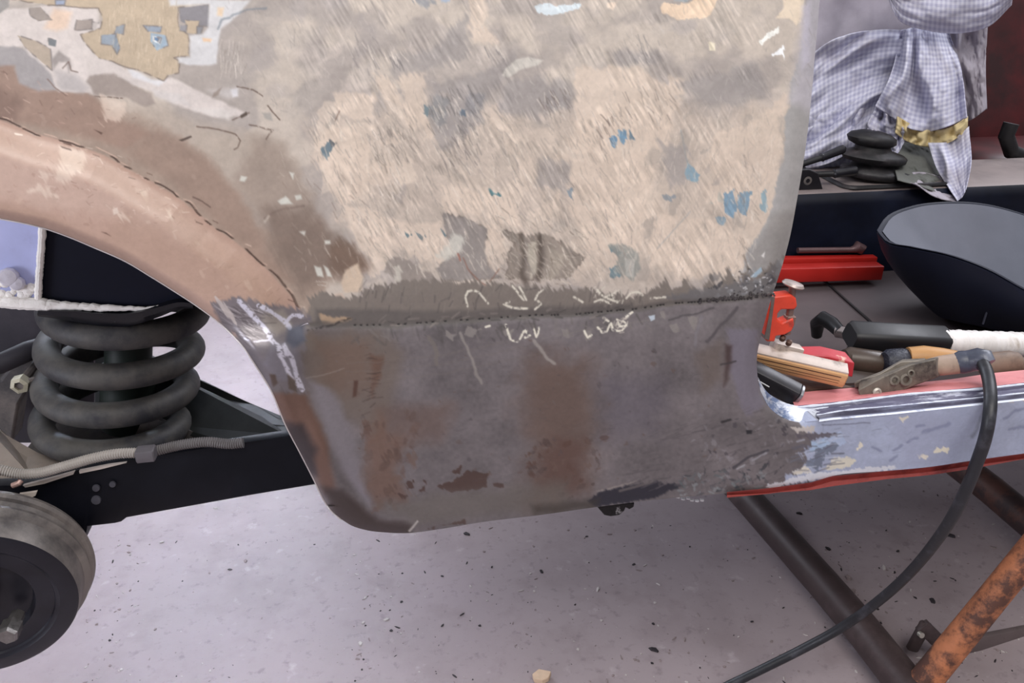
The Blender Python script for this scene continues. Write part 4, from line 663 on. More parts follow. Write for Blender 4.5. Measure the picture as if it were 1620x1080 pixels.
# swing arm: outer box beam, spring pan, inner arm
ARMT = [(500, 683), (400, 697), (300, 712), (215, 726), (150, 740)]
mb = MB()
top = resample([(-80, 772), (0, 768), (60, 766), (128, 742), (200, 729), (300, 713), (400, 698), (520, 680)], 60); bot = resample([(-80, 905), (0, 880), (60, 860), (135, 858), (138, 832), (190, 826), (200, 818), (300, 800), (400, 782), (520, 762)], 60, False)
q0 = at(top[:, 0], top[:, 1], .096); q1 = at(bot[:, 0], bot[:, 1], .088); qa = q0+np.array([0, .004, .0015]); qb = q0+np.array([0, .010, .001]); qc = q1+np.array([0, .05, 0])
mb.grid([qc, q1, q0*.02+q1*.98+np.array([0, -.001, 0]), (q0+q1)/2, q0, qa, qb]); mb.build('swing_arm', BLACKP, CAR, sharp=50, label='black box section swing arm')
plate([(-90, 600), (10, 688), (60, 716), (92, 735), (130, 740), (60, 768), (-90, 775)], [.19, .165, .15, .14, .12, .10, .10], .004, 'spring_pan', mat('dusty_warm_metal', (124, 114, 106), .7, 0, .15, 30, .4, col2=(90, 82, 78), thr=.55, cov=.1), 'dusty brown grey spring pan', off=(0, .004, -.004))
mb = MB()
Ra = at(150, 700, .13); cpan = (V3(fb)+Vector((0, 0, -.018)))
mb.lathe([(0, 0), (.082, 0), (.086, .003), (.086, .007), (.078, .008), (.0, .006)], cpan+Vector((0, .0, -.014)), (0, 0, 1), 48); mb.build('spring_cup', mat('dusty_cup_metal', (78, 74, 72), .7, 0, .2, 40, .4, col2=(52, 50, 52), thr=.55), CAR, label='dusty lower spring cup')
inn = [(150, 540), (200, 556), (268, 592), (340, 628), (400, 655), (455, 678), (520, 705), (520, 720), (455, 690), (370, 702), (300, 690), (262, 672), (200, 690), (150, 690)]
plate(inn, [.30, .29, .27, .23, .19, .16, .13, .12, .13, .14, .17, .19, .22, .24], .02, 'inner_swing_arm', mat('green_black_arm', (18, 21, 22), .6, 0, .3, 20, .2, col2=(44, 46, 46), thr=.6, cov=.12), 'dark triangular inner swing arm', bevel=.0008)
mb = MB().prism([at(x, y, .17) for x, y in ((230, 655), (262, 668), (368, 704), (330, 715), (240, 722), (200, 715))], (0, .01, -.004)); mb.build('arm_web', DUSTY, CAR)
for x, y in ((153, 770), (152, 788), (178, 766)): pass
mb = MB()
for x, y, r in ((152, 772, .0035), (178, 766, .003), (152, 791, .0045)): mb.lathe([(0, -.001), (r, -.001), (r*.9, .0008), (r*.4, .001), (0, .001)], at(x, y, .0905), (0, -1, .15), 14)
mb.build('plug_dimple', mat('worn_black_edge', (70, 70, 78), .35, .2, .2, 60, .2), CAR)
mb = MB()
for pl in ([(36, 768), (75, 758), (118, 746), (116, 750), (70, 765), (40, 771)], [(30, 782), (58, 778), (56, 784), (42, 790)], [(125, 745), (170, 736), (200, 732), (160, 742), (126, 749)]): mb.prism([at(x, y, .089) for x, y in pl], (0, .003, 0))
mb.build('scuffed_metal_edge', mat('pale_scuffed_metal', (190, 178, 168), .6, 0, .15, 60, .4), CAR, smooth=False, label='pale scuffed edge of the swing arm')
# ribbed brake hose
hp = resample([(-70, 742), (0, 743), (30, 749), (60, 748), (100, 738), (150, 724), (190, 717), (220, 716)], 150); yy = np.full(150, .082)
mb = MB().tube(at(hp[:, 0], hp[:, 1], yy), [.0040+.0008*(i % 2) for i in range(150)], 12); bh = mb.build('brake_hose', mat('pale_ribbed_hose', (150, 144, 138), .55, .1, .12, 80, .2), CAR, sharp=20, label='pale ribbed flexible hose over the swing arm')
hp = resample([(225, 718), (250, 712), (290, 703), (330, 699), (365, 702), (385, 700)], 90); mb = MB().tube(at(hp[:, 0], hp[:, 1], .09), [.0042+.0007*(i % 2) for i in range(90)], 12); mb.build('hose_end', mat('grey_ribbed_hose', (96, 92, 92), .55, .1, .12, 80, .2), bh)
a, b_ = at(216, 719, .08), at(246, 716, .08); mb = MB().bar(a, b_, .013, .0115); mb.build('hose_clip', mat('grey_clip_metal', (92, 88, 92), .5, .2, .15, 60, .3), bh)
a = at(14, 771, .078); mb = MB().tube([at(20, 768, .08), at(30, 764, .08), at(33, 760, .082)], .0026, 10); mb.build('bleed_fitting', mat('pinkish_brass', (170, 140, 132), .4, .3, .2, 80, .2), CAR)
# brake drum with ring steps, facing out of the car
DRM = mat('drum_cast_iron', (28, 28, 37), .36, .15, .3, 30, .25, col2=(24, 24, 33), thr=.5, cov=.1)
DRE = mat('drum_worn_rim', (128, 121, 116), .5, .2, .18, 24, .3, col2=(70, 66, 66), thr=.55, cov=.1)
dc = at(-20, 965, .02); DC = np.array([-.3628, .02, .412])
ax = np.array([.2, -1, -.13]); ax = ax/np.linalg.norm(ax)
pr_back = [(.086, -.046), (.0915, -.045), (.0925, -.041), (.0905, -.038), (.0875, -.037), (.0855, -.033), (.0885, -.030), (.0890, -.027), (.0865, -.024), (.084, -.022), (.0815, -.004), (.0805, -.0015)]
dr = MB().lathe(pr_back, DC, ax, 96, cap=False).build('brake_drum', DRE, CAR, sharp=30, label='dusty brake drum with dark stepped face')
pf = [(.0805, -.0015), (.078, 0), (.066, .0005), (.064, -.001), (.0625, -.0015), (.0615, -.0035), (.050, -.0045), (.047, -.004), (.0455, -.007), (.044, -.0115), (.020, -.012), (0, -.012)]
MB().lathe(pf, DC, ax, 96, cap=False).build('drum_face', DRM, dr, sharp=30)
MB().lathe([(.018, -.012), (.018, .002), (.014, .004), (0, .004)], DC, ax, 40, cap=False).build('hub', DRM, dr)
bc = at(8, 1012, .0); dbx = bc-DC; ang0 = atan2(dbx[2], dbx[0]); rb = hypot(dbx[0], dbx[2])
STL = mat('worn_bolt_steel', (128, 124, 122), .32, .8, .3, 160, .4)
for k in range(4):
    a = ang0+k*pi/2; c = np.array([DC[0]+rb*cos(a), DC[1]+.013, DC[2]+rb*sin(a)])
    hx = [(cos(q*pi/3+.3)*.0088, sin(q*pi/3+.3)*.0088) for q in range(6)]
    bo = MB().loft([[c+np.array([x*s_, -d_, z*s_]) for x, z in hx] for s_, d_ in ((.68, .002), (.68, .014), (1, .0145), (1, .027), (.84, .030))]).build('wheel_bolt', STL, dr, smooth=False)
MB().lathe([(.05, 0), (.058, 0), (.058, .05), (.04, .06)], (DC[0]-.01, DC[1]+.12, DC[2]+.01), (0, -1, 0), 40).build('backing_plate', BLACKP, CAR)
MB().tube([(DC[0], DC[1]+.03, DC[2]), (DC[0]+.0, .3, DC[2]+.01)], .02, 20).build('axle', BLACKP, CAR)

# ================================================================== things lying in the door opening
def thing(name, loc, label, cat, group=None): return tag(empty(name, loc), label, cat, group)
def P3(x, y, z): return atz(x, y, z)
# red G clamp gripping the rear edge of the opening
yc = .075
T = thing('screw_clamp', at(1230, 560, yc), 'small orange red screw clamp with a domed steel knob at the door edge', 'clamp')
CLR = mat('orange_red_casting', (226, 72, 48), .42, 0, .12, 60, .25, col2=(160, 60, 50), thr=.66, cov=.04)
o1 = [(1222, 470), (1252, 466), (1260, 472), (1262, 484), (1258, 490), (1236, 490), (1231, 496), (1230, 506), (1238, 511), (1256, 503), (1257, 515), (1253, 524), (1242, 530), (1228, 532), (1226, 541), (1214, 541), (1210, 536), (1214, 500)]
MB().prism([at(x, y, yc) for x, y in o1], (0, .013, 0)).build('clamp_frame', CLR, T, bevel=.0016)
MB().prism([at(x, y, yc-.0004) for x, y in ((1222, 470), (1226, 470), (1217, 538), (1210, 536))], (0, .014, 0)).build('clamp_pad', mat('dull_worn_steel', (120, 110, 104), .5, .4, .25, 120, .3), T)
STW = mat('rusty_bolt_steel', (140, 116, 108), .45, .5, .25, 140, .4)
a = at(1252, 470, yc+.006); up_ = at(1254, 452, yc+.006)-a; up_ /= np.linalg.norm(up_)
MB().tube([at(1245, 528, yc+.006), at(1246, 512, yc+.006), at(1250, 490, yc+.006), a, a+up_*.012], .0034, 14).build('screw', STW, T)
MB().lathe([(0, -.001), (.0095, 0), (.0105, .0012), (.009, .0032), (.004, .0042), (0, .0044)], a+up_*.0112, up_+np.array([.3, 0, 0]), 28).build('screw_head', mat('grey_domed_head', (178, 164, 158), .4, .4, .15, 100, .2), T)
MB().bar(at(1250, 498, yc+.006), at(1247, 512, yc+.006), .009, .009).build('clamp_nut', STW, T)
# sanding block : timber, alloy edge, red paint
ya = .07
T = thing('wooden_sanding_board', at(1280, 585, ya), 'wooden board with pale metal edge and chipped red top, below the orange clamp', 'board')
WD = mat('planed_wood', (206, 160, 112), .55, 0, .22, 14, .25, col2=(150, 104, 66), thr=.56, cov=.1, stretch=(.2, 1, 6, radians(14)))
A, B_ = at(1190, 562, .085), at(1338, 596, .055)
dn = np.array([0, 0, -1.0])
MB().bar(A+[0, 0, -.001], B_+[0, 0, -.001], .014, .0155, up=(0, -.25, 1)).build('board_body', WD, T, label='bare grooved timber body')
ofs = np.array([0, 0, .0075])
MB().bar(A+ofs+[0, .0005, 0], B_+ofs+[.001, .0005, 0], .0148, .003, up=(0, -.25, 1)).build('metal_edge', mat('pale_alloy_edge', (196, 182, 172), .5, .25, .15, 60, .3, col2=(120, 108, 100), thr=.62), T)
tb_ = (B_-A)/np.linalg.norm(B_-A); ub_ = np.array([0, -.25, 1.]); ub_ -= tb_*ub_.dot(tb_); ub_ /= np.linalg.norm(ub_); nb_ = np.cross(tb_, ub_); nb_ = nb_*(-np.sign(nb_[1]))
for dz, hh in ((.0036, .0011), (-.0008, .0006), (-.0038, .0005)): MB().bar(A+nb_*.0070+ub_*dz+tb_*.004, B_+nb_*.0070+ub_*dz-tb_*.006, .0008, hh, up=(0, -.25, 1)).build('groove', mat('groove_dark', (92, 64, 46), .7, 0, .2, 60, 0), T)
w1, w2 = at(1262, 553, .088), at(1344, 572, .075)
MB().loft([[w1+np.array(q) for q in ((0, -.008, -.008), (0, .008, -.008), (0, .008, .000), (0, -.008, -.001))], [w1*.5+w2*.5+np.array(q) for q in ((0, -.010, -.012), (0, .010, -.012), (0, .010, .006), (0, -.009, .004))], [w2+np.array(q) for q in ((0, -.010, -.012), (0, .010, -.012), (0, .010, .006), (0, -.009, .003))]]).build('red_handle', mat('chipped_red_paint', (186, 52, 62), .4, 0, .12, 60, .3, col2=(222, 178, 160), thr=.60, cov=.02), T, bevel=.0012, label='chipped red painted handle')
MB().bar(at(1222, 545, .088), at(1266, 556, .086), .014, .010).build('metal_plate', mat('pale_alloy_edge', (196, 182, 172)), T)
for x, y in ((1237, 537), (1247, 544)): MB().lathe([(0, 0), (.0028, 0), (.0028, .004), (0, .005)], at(x, y, .079), (0, -.5, 1), 12).build('screw', mat('dark_rusty_screw', (84, 58, 48), .5, .4, .2, 100, .2), T)
# black channel piece
T = thing('black_steel_bar', at(1235, 605, .055), 'short black steel bar with rounded silver end in the corner of the opening', 'bar')
MB().bar(at(1180, 583, .066), at(1262, 625, .045), .016, .019, up=(0, -.35, 1), bev=.18).build('bar_body', mat('scratched_black_steel', (44, 42, 46), .38, .2, .25, 50, .2, col2=(70, 66, 68), thr=.6), T)
MB().bar(at(1260, 624, .0455), at(1266, 627, .044), .0165, .0195, up=(0, -.35, 1), bev=.3).build('bar_end', mat('worn_silver_end', (140, 140, 144), .35, .6, .2, 90, .3), T)
a, b_ = at(1196, 600, .043), at(1217, 612, .0375)
MB().bar(a, b_, .001, .0009).build('scratch', mat('scratch_white', (190, 190, 190), .5, 0, .1, 60, 0), T)
# red painted bars by the tunnel
RB_ = mat('bright_red_paint', (172, 34, 28), .4, 0, .14, 20, .15, col2=(150, 30, 26), thr=.62)
zr = ZF+.012
T = tag(MB().bar(at(1200, 433, .405), at(1391, 428, .405), .022, .020, bev=.1).build('red_square_tube', RB_), 'bright red square tube, the nearer and thicker of two on the cabin floor', 'tube')
T = tag(MB().bar(at(1200, 416, .432), at(1383, 413, .432), .014, .016, bev=.1).build('red_flat_bar', RB_), 'thinner red bar lying behind the thick red square tube', 'bar')
T = tag(MB().tube([at(1262, 396, .437), at(1345, 395, .437), at(1352, 394, .437), at(1356, 390, .437), at(1362, 393, .437), at(1360, 400, .437)], [.004, .004, .0055, .008, .008, .004], 12).build('socket_wrench', mat('dull_pink_grey_steel', (92, 70, 72), .45, .4, .2, 60, .2)), 'thin dull steel wrench lying behind the red bars', 'wrench')
# hook
T = thing('hooked_lever', at(1320, 525, .15), 'black hooked rod end with bright collar left of the white taped bar', 'tool')
MB().tube([at(1292, 530, .215), at(1293, 512, .21), at(1303, 504, .20), at(1316, 512, .19), at(1330, 526, .17)], [.006, .008, .0085, .008, .0065], 16).build('hook', mat('black_hook_steel', (20, 19, 22), .35, .3, .3, 60, .2), T)
MB().tube([at(1324, 524, .175), at(1336, 526, .168), at(1346, 532, .16)], .0068, 16).build('collar', mat('chrome_collar', (170, 160, 158), .2, .9, .1, 60, 0), T)
a = at(1343, 540, .15); MB().tube([at(1336, 528, .16), at(1341, 536, .155), at(1341, 548, .15), at(1350, 552, .148), at(1353, 538, .148), at(1346, 532, .15)], .0016, 8).build('wire_clip', mat('chrome_collar', (170, 160, 158)), T)
# black bar with white tape
T = thing('taped_black_bar', at(1480, 535, .14), 'long flat black bar with its right half wrapped in white tape', 'bar')
MB().bar(at(1344, 531, .14), at(1500, 539, .14), .030, .024, up=(0, -.3, 1), bev=.28, n=4).build('bar_body', mat('matt_black_bar', (26, 25, 28), .5, 0, .2, 30, .15), T)
tp = []
for k in range(60):
    t_ = k/59; c = at(1490+t_*180, 541.5+t_*5.5, .14); w_ = .0165*(1+.05*sin(k*1.7)+.04*sin(k*.6)-.16*np.exp(-((k-20)/2.2)**2)); h_ = .0140*(1+.05*sin(k*2.3)+.03*sin(k*.9))
    tp.append([c+np.array([0, cos(a)*w_, sin(a)*h_-cos(a)*.3*w_*.4]) for a in np.linspace(0, 2*pi, 26, endpoint=False)])
MB().loft(tp).build('white_tape', mat('crumpled_white_tape', (228, 224, 222), .5, 0, .08, 70, .5, col2=(176, 164, 152), thr=.62, bdist=.002, stretch=(1, .4, .4)), T)
# electrode holder and its cable
yh2 = .052
T = thing('electrode_holder', at(1450, 600, yh2), 'grimy grey welding electrode holder with a black cable hanging over the sill', 'welding tool')
JAW = mat('grimy_grey_jaw', (112, 104, 94), .6, .15, .3, 90, .6, col2=(66, 60, 56), thr=.55, cov=.06)
MB().loft([[at(x, y, Y) for x, y, Y in q] for q in (((1357, 617, .042), (1358, 606, .052), (1362, 600, .066), (1368, 622, .066), (1371, 641, .046), (1366, 642, .040)), ((1395, 597, .042), (1396, 592, .052), (1400, 588, .066), (1408, 605, .066), (1409, 625, .046), (1404, 628, .040)), ((1440, 577, .045), (1442, 573, .055), (1446, 571, .066), (1452, 590, .068), (1450, 608, .05), (1444, 611, .044)), ((1480, 568, .047), (1482, 565, .055), (1486, 564, .066), (1490, 580, .068), (1488, 594, .053), (1482, 597, .047)))]).build('lower_jaw', JAW, T, bevel=.0012, label='grimy notched lower jaw')
MB().loft([[at(x, y, Y) for x, y, Y in q] for q in (((1351, 606, .062), (1353, 603, .074), (1356, 612, .074), (1353, 614, .062)), ((1392, 591, .058), (1394, 587, .072), (1398, 598, .072), (1395, 600, .058)), ((1425, 572, .058), (1428, 568, .070), (1436, 584, .070), (1432, 588, .056)), ((1462, 570, .055), (1464, 566, .068), (1470, 582, .068), (1468, 586, .054)))]).build('upper_jaw', mat('bent_grey_sheet', (134, 126, 116), .5, .2, .2, 90, .4, col2=(84, 78, 72), thr=.58), T, bevel=.0008)
MB().lathe([(.0, -.001), (.0042, 0), (.0042, .0015), (.0022, .0022), (.0022, .001), (0, .001)], at(1387, 620, .0405), (-.1, -1, .35), 20).build('rivet', mat('pale_rivet', (188, 182, 172), .4, .5, .1, 90, .1), T)
for x, y, Y, r in ((1414, 601, .044, .0055), (1432, 600, .044, .0065), (1440, 590, .045, .004)): MB().lathe([(r*.5, .001), (r, 0), (r*.9, .002), (r*.55, .0025), (r*.5, .0005)], at(x, y, Y-.001), (-.1, -1, .4), 16, cap=False).build('worn_hole', JAW, T)
hp = [(1470, 581, .062, .0085), (1490, 578, .062, .0098), (1505, 576, .062, .0100), (1518, 574, .062, .0102)]
MB().tube([at(x, y, Y) for x, y, Y, r in hp], [q[3] for q in hp], 18).build('handle', mat('dirty_tan_handle', (160, 138, 122), .6, 0, .2, 60, .4, col2=(110, 96, 88), thr=.55), T)
tq = [(1513, 575, .061, .0098), (1520, 573, .060, .0108), (1530, 572, .058, .0108), (1538, 570, .056, .0100), (1548, 568, .052, .0110), (1557, 569, .048, .0100), (1562, 576, .044, .0080)]
MB().tube([at(x, y, Y) for x, y, Y, r in tq], [q[3]*(1+.05*(k % 2)) for k, q in enumerate(tq)], 14).build('tape_wrap', mat('blue_grey_tape', (66, 70, 84), .4, 0, .25, 120, .5, col2=(100, 104, 116), thr=.58), T, sharp=60)
cb = np.array([(1553, 571, .046), (1560, 585, .036), (1565, 605, .022), (1567, 630, .004), (1565, 660, -.008), (1558, 695, -.010), (1546, 730, -.006), (1528, 775, .0), (1505, 820, .015), (1470, 870, .05), (1430, 915, .09), (1380, 958, .125), (1330, 993, .15), (1270, 1026, .165), (1210, 1056, .17), (1140, 1090, .175), (1080, 1120, .18)])
cq = resample(cb, 120); MB().tube(at(cq[:, 0], cq[:, 1], cq[:, 2]), .0058, 18).build('cable', mat('black_welding_cable', (32, 33, 38), .45, 0, .25, 50, .25, col2=(74, 74, 82), thr=.62, cov=.08), T, label='thick black rubber cable hanging in a curve')
# other bits
T = thing('dark_wrapped_tube', at(1360, 565, .12), 'dark brown greasy tube under the white taped bar', 'tube')
MB().tube([at(1335, 568, .12), at(1342, 568, .12), at(1390, 575, .11), at(1400, 576, .11)], [.010, .013, .013, .011], 18).build('tube_body', mat('greasy_brown', (70, 58, 50), .4, .1, .25, 40, .3), T)
MB().tube([at(1398, 573, .10), at(1406, 573, .10), at(1428, 572, .10), at(1445, 570, .10)], [.010, .0135, .014, .011], 18).build('black_foil_cap', mat('crumpled_black_foil', (40, 42, 54), .28, .1, .3, 160, .8, col2=(96, 98, 112), thr=.62, cov=.04, bdist=.002), T)
T = tag(MB().tube([at(1436, 566, .098), at(1460, 566, .095), at(1490, 569, .09), at(1512, 570, .088)], [.011, .0125, .012, .010], 16).build('wooden_stick', mat('varnished_stick', (176, 130, 78), .5, 0, .2, 40, .3, col2=(124, 92, 62), thr=.55, stretch=(.4, 1, 1))), 'short orange brown wooden stick behind the electrode holder', 'stick')
T = thing('brown_handled_tool', at(1590, 575, .085), 'brown cylindrical grip with a stepped end behind the hanging black cable', 'tool')
MB().tube([at(1556, 580, .085), at(1575, 576, .085), at(1596, 574, .085), at(1603, 575, .085), at(1605, 577, .085), at(1612, 578, .085), at(1660, 584, .085)], [.0115, .0125, .0128, .012, .0095, .009, .0085], 20).build('grip', mat('brown_leather_grip', (122, 102, 88), .6, 0, .15, 50, .3, col2=(92, 76, 66), thr=.55), T)
T = tag(MB().prism([at(x, y, Y) for x, y, Y in ((1225, 590, .09), (1300, 600, .085), (1352, 612, .068), (1290, 616, .068), (1250, 612, .07))], (0, 0, -.004)).build('cardboard_scrap', mat('brown_card', (92, 72, 62), .8, 0, .2, 40, .4)), 'flat dark brown cardboard scrap under the wooden board', 'scrap')
T = tag(MB().prism([at(x, y, Y) for x, y, Y in ((1300, 578, .12), (1420, 590, .10), (1430, 600, .09), (1340, 606, .085), (1310, 598, .09))], (0, 0, -.003)).build('rubber_mat_piece', mat('grimy_brown_rubber', (70, 60, 56), .7, 0, .25, 40, .4)), 'grimy brown flap lying between the wooden board and the electrode holder', 'scrap')

# black plastic tub
T = thing('black_plastic_tub', atz(1540, 500, ZF), 'large oval open black plastic tub leaning beside the centre tunnel', 'tub')
TUBM = mat('matt_dark_plastic', (20, 23, 38), .55, 0, .12, 12, .15, col2=(26, 30, 46), thr=.55, cov=.2, spec=.2)
Lf, Rt = at(1386, 368, .30), at(1790, 470, .24); Tp, Bt = at(1500, 320, .37), at(1560, 425, .19)
Cc = (Lf+Rt)/2
ring0 = []; N_ = 96
rim = resample(np.array([(1387, 366, .300), (1400, 346, .335), (1440, 328, .362), (1490, 321, .375), (1550, 323, .375), (1620, 340, .37), (1700, 372, .355), (1770, 415, .33), (1800, 460, .285), (1790, 500, .24), (1740, 510, .20), (1680, 490, .18), (1620, 460, .175), (1560, 427, .185), (1500, 405, .205), (1440, 392, .235), (1400, 382, .268), (1387, 366, .300)]), N_+1)[:-1]
rimP = at(rim[:, 0], rim[:, 1], rim[:, 2])
base = resample(np.array([(1478, 470, .32), (1520, 462, .335), (1600, 480, .325), (1680, 520, .30), (1700, 555, .26), (1660, 570, .23), (1610, 540, .222), (1560, 519, .222), (1510, 508, .235), (1480, 498, .262), (1468, 484, .295), (1478, 470, .32)]), N_+1)[:-1]
baseP = at(base[:, 0], base[:, 1], base[:, 2]); k_ = np.argmin(np.linalg.norm(baseP-(Cc*0+rimP[0]), axis=1)); 
# align start angles
def ang(Pp): c = Pp.mean(0); return np.arctan2(Pp[:, 1]-c[1], Pp[:, 0]-c[0])
ra = np.unwrap(ang(rimP)); ba = np.unwrap(ang(baseP))
k0 = int(np.argmin(np.abs(np.angle(np.exp(1j*(ba-ra[0])))))); baseP = np.roll(baseP, -k0, 0)
cR, cB = rimP.mean(0), baseP.mean(0); rings = []
for t_ in (0, .015, .12, .25, .4, .55, .7, .82, .92, .98, 1):
    s_ = t_**1.0; bul = 1+.10*sin(pi*t_)
    c = cR*(1-s_)+cB*s_; rad = (rimP-cR)*(1-s_)+(baseP-cB)*s_; rings.append(c+rad*bul*(1 if 0 < t_ < .98 else .985))
rings.append(cB+(baseP-cB)*.8+[0, 0, -.001])
inner = [cR*(1-t_)+cB*t_+[0, 0, .004]+((rimP-cR)*(1-t_)+(baseP-cB)*t_)*(1+.10*sin(pi*t_))*.965 for t_ in (1, .98, .9, .75, .55, .35, .2, .1, .03)]
top_ = [rimP+[0, 0, .0015], cR+(rimP-cR)*.975+[0, 0, .0018]]
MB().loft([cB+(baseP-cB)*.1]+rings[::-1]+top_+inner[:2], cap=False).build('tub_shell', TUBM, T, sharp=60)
MB().loft([inner[0]+[0, 0, -.0002]]+inner[1:]+[cB+[0, 0, .004]+(baseP-cB)*.1], cap=False).build('lit_inside', mat('lit_plastic_inside', (92, 96, 108), .65, 0, .1, 14, .15, col2=(106, 108, 120), thr=.55, cov=.2), T, sharp=60, label='inside of the tub, painted lighter as if lit')  # inside coloured lighter than the shell, standing in for light from above
MB().tube([at(1564, 478, .2), at(1560, 496, .206), at(1555, 512, .212)], .0012, 6).build('moulding_seam', mat('pale_scratch', (84, 88, 104), .5, 0, .1, 60, 0), T)

# ------------------------------------------------------------------ checked cloth thrown over the seat
CM = bpy.data.materials.new('checked_cloth'); CM.use_nodes = True; n = CM.node_tree.nodes; l = CM.node_tree.links; b = n['Principled BSDF']
a_ = n.new('ShaderNodeAttribute'); a_.attribute_name = 'weave'; sx = n.new('ShaderNodeSeparateXYZ'); l.new(a_.outputs['Vector'], sx.inputs[0])
def wave(sock):
    mu = n.new('ShaderNodeMath'); mu.operation = 'MULTIPLY'; mu.inputs[1].default_value = 2*pi/.0062; l.new(sock, mu.inputs[0])
    si = n.new('ShaderNodeMath'); si.operation = 'SINE'; l.new(mu.outputs[0], si.inputs[0]); mr = n.new('ShaderNodeMapRange'); mr.inputs['From Min'].default_value = -.35; mr.inputs['From Max'].default_value = .35; l.new(si.outputs[0], mr.inputs['Value']); return mr.outputs[0]
ad = n.new('ShaderNodeMath'); ad.operation = 'ADD'; l.new(wave(sx.outputs['X']), ad.inputs[0]); l.new(wave(sx.outputs['Y']), ad.inputs[1])
hf = n.new('ShaderNodeMath'); hf.operation = 'MULTIPLY'; hf.inputs[1].default_value = .5; l.new(ad.outputs[0], hf.inputs[0])
cr = n.new('ShaderNodeValToRGB'); cr.color_ramp.elements[0].color = (*lin((172, 172, 196)), 1); cr.color_ramp.elements[1].color = (*lin((208, 208, 222)), 1); l.new(hf.outputs[0], cr.inputs['Fac'])
tcn = n.new('ShaderNodeTexCoord'); nz = n.new('ShaderNodeTexNoise'); nz.inputs['Scale'].default_value = 18; nz.inputs['Detail'].default_value = 6; l.new(tcn.outputs['Object'], nz.inputs['Vector'])
mr = n.new('ShaderNodeMapRange'); mr.inputs['From Min'].default_value = .5; mr.inputs['From Max'].default_value = .75; mr.inputs['To Max'].default_value = .6; l.new(nz.outputs['Fac'], mr.inputs['Value'])
mx = n.new('ShaderNodeMix'); mx.data_type = 'RGBA'; l.new(mr.outputs[0], mx.inputs['Factor']); l.new(cr.outputs['Color'], mx.inputs['A']); mx.inputs['B'].default_value = (*lin((150, 142, 146)), 1); l.new(mx.outputs['Result'], b.inputs['Base Color']); b.inputs['Roughness'].default_value = .85
LIN = mat('grey_lining_cloth', (96, 98, 94), .9, 0, .15, 40, .4); CRM = mat('cream_hem_cloth', (206, 188, 142), .85, 0, .12, 60, .5); FLD = mat('plain_grey_cloth', (160, 154, 164), .85, 0, .12, 40, .4)
def sheet(name, T_, B_, L_, R_, Y, folds, par, m, n=70, k=60, amp=.012, tint=None, label=None, ph=0, thick=.0012):
    G = coons(T_, B_, L_, R_, n, k); h, w = G.shape[:2]; u = np.linspace(0, 1, w)[None, :]; v = np.linspace(0, 1, h)[:, None]
    yy = np.zeros((h, w))+(Y[0]*(1-v)+Y[1]*v)
    for a, b_, fr, am in folds:                          # ridges along direction (a,b) in uv
        s_ = a*u+b_*v; q = s_*fr*2*pi+ph+1.1*(vn(u*3+ph+7, v*3+ph)-.5)*2; yy = yy-am*1.3*(vn(q*.55+ph, 2.2*(b_*u-a*v)+ph)-.5)*2-am*.35*np.sin(q)*(vn(u*4+3, v*4+ph))
    yy = yy+(fbm(u*9+ph, v*9+ph, 3)-.5)*amp
    Pn = at(G[..., 0], G[..., 1], yy); o = MB().grid(Pn).build(name, m, par, sharp=180, label=label)
    at_ = o.data.attributes.new('weave', 'FLOAT_VECTOR', 'POINT'); d0 = at(G[..., 0], G[..., 1], np.full((h, w), .55)); su = np.linalg.norm(d0[:, -1]-d0[:, 0], axis=1).mean(); sv = np.linalg.norm(d0[-1]-d0[0], axis=1).mean()
    W_ = np.stack([u*su+0*v, v*sv+0*u, 0*u*v], -1); at_.data.foreach_set('vector', W_.reshape(-1).astype(np.float32))
    sd = o.modifiers.new('thickness', 'SOLIDIFY'); sd.thickness = thick; sd.offset = 0
    return o
T = thing('checked_cloth', at(1430, 300, .56), 'crumpled grey and white checked garment with a cream hem draped over the seat', 'cloth')
sheet('back_drape', [(1230, -60), (1330, -60), (1440, -60)], [(1230, 345), (1330, 330), (1440, 300)], [(1230, -60), (1230, 345)], [(1440, -60), (1450, 100), (1440, 300)], (.66, .60), ((.3, 1, 1.5, .008),), T, FLD, label='back layer, its shade painted in grey')  # plain darker grey puts the shade into this layer's colour
sheet('side_folds', [(1250, 118), (1320, 62), (1380, 48), (1440, 50), (1470, 60)], [(1262, 268), (1300, 262), (1345, 240), (1375, 215), (1400, 180)], [(1250, 118), (1255, 190), (1262, 268)], [(1470, 60), (1445, 110), (1400, 180)], (.60, .575), ((.25, 1, 3.2, .020),), T, CM, n=110, k=90)
sheet('lower_fold', [(1262, 185), (1320, 175), (1390, 160)], [(1262, 305), (1310, 300), (1362, 262), (1378, 200)], [(1262, 185), (1258, 240), (1262, 305)], [(1390, 160), (1386, 180), (1378, 200)], (.585, .585), ((1, .3, 2.2, .014),), T, CM, ph=2, n=80)
sheet('centre_panel', [(1425, 48), (1460, 42), (1500, 50)], [(1385, 168), (1412, 186), (1432, 200), (1465, 208), (1500, 200), (1530, 186)], [(1425, 48), (1412, 110), (1385, 168)], [(1500, 50), (1518, 100), (1530, 186)], (.585, .53), ((1, .0, 2.0, .022),), T, CM, n=90, k=90, ph=.6)
sheet('cream_hem', [(1420, 184), (1445, 198), (1478, 206), (1505, 200), (1531, 184)], [(1416, 210), (1436, 224), (1465, 232), (1500, 226), (1530, 208)], [(1420, 184), (1416, 210)], [(1531, 184), (1530, 208)], (.535, .530), ((1, 0, 4.5, .006),), T, CRM, amp=.003, n=90, k=20, label='creased cream coloured hem')
sheet('bulging_pouch', [(1395, -70), (1500, -90), (1610, -70)], [(1398, -10), (1420, 32), (1465, 48), (1520, 52), (1564, 42), (1602, 8)], [(1395, -70), (1402, -10)], [(1610, -70), (1600, 8)], (.52, .545), ((.5, .8, 1.2, .016),), T, CM, n=90, k=60, ph=3)
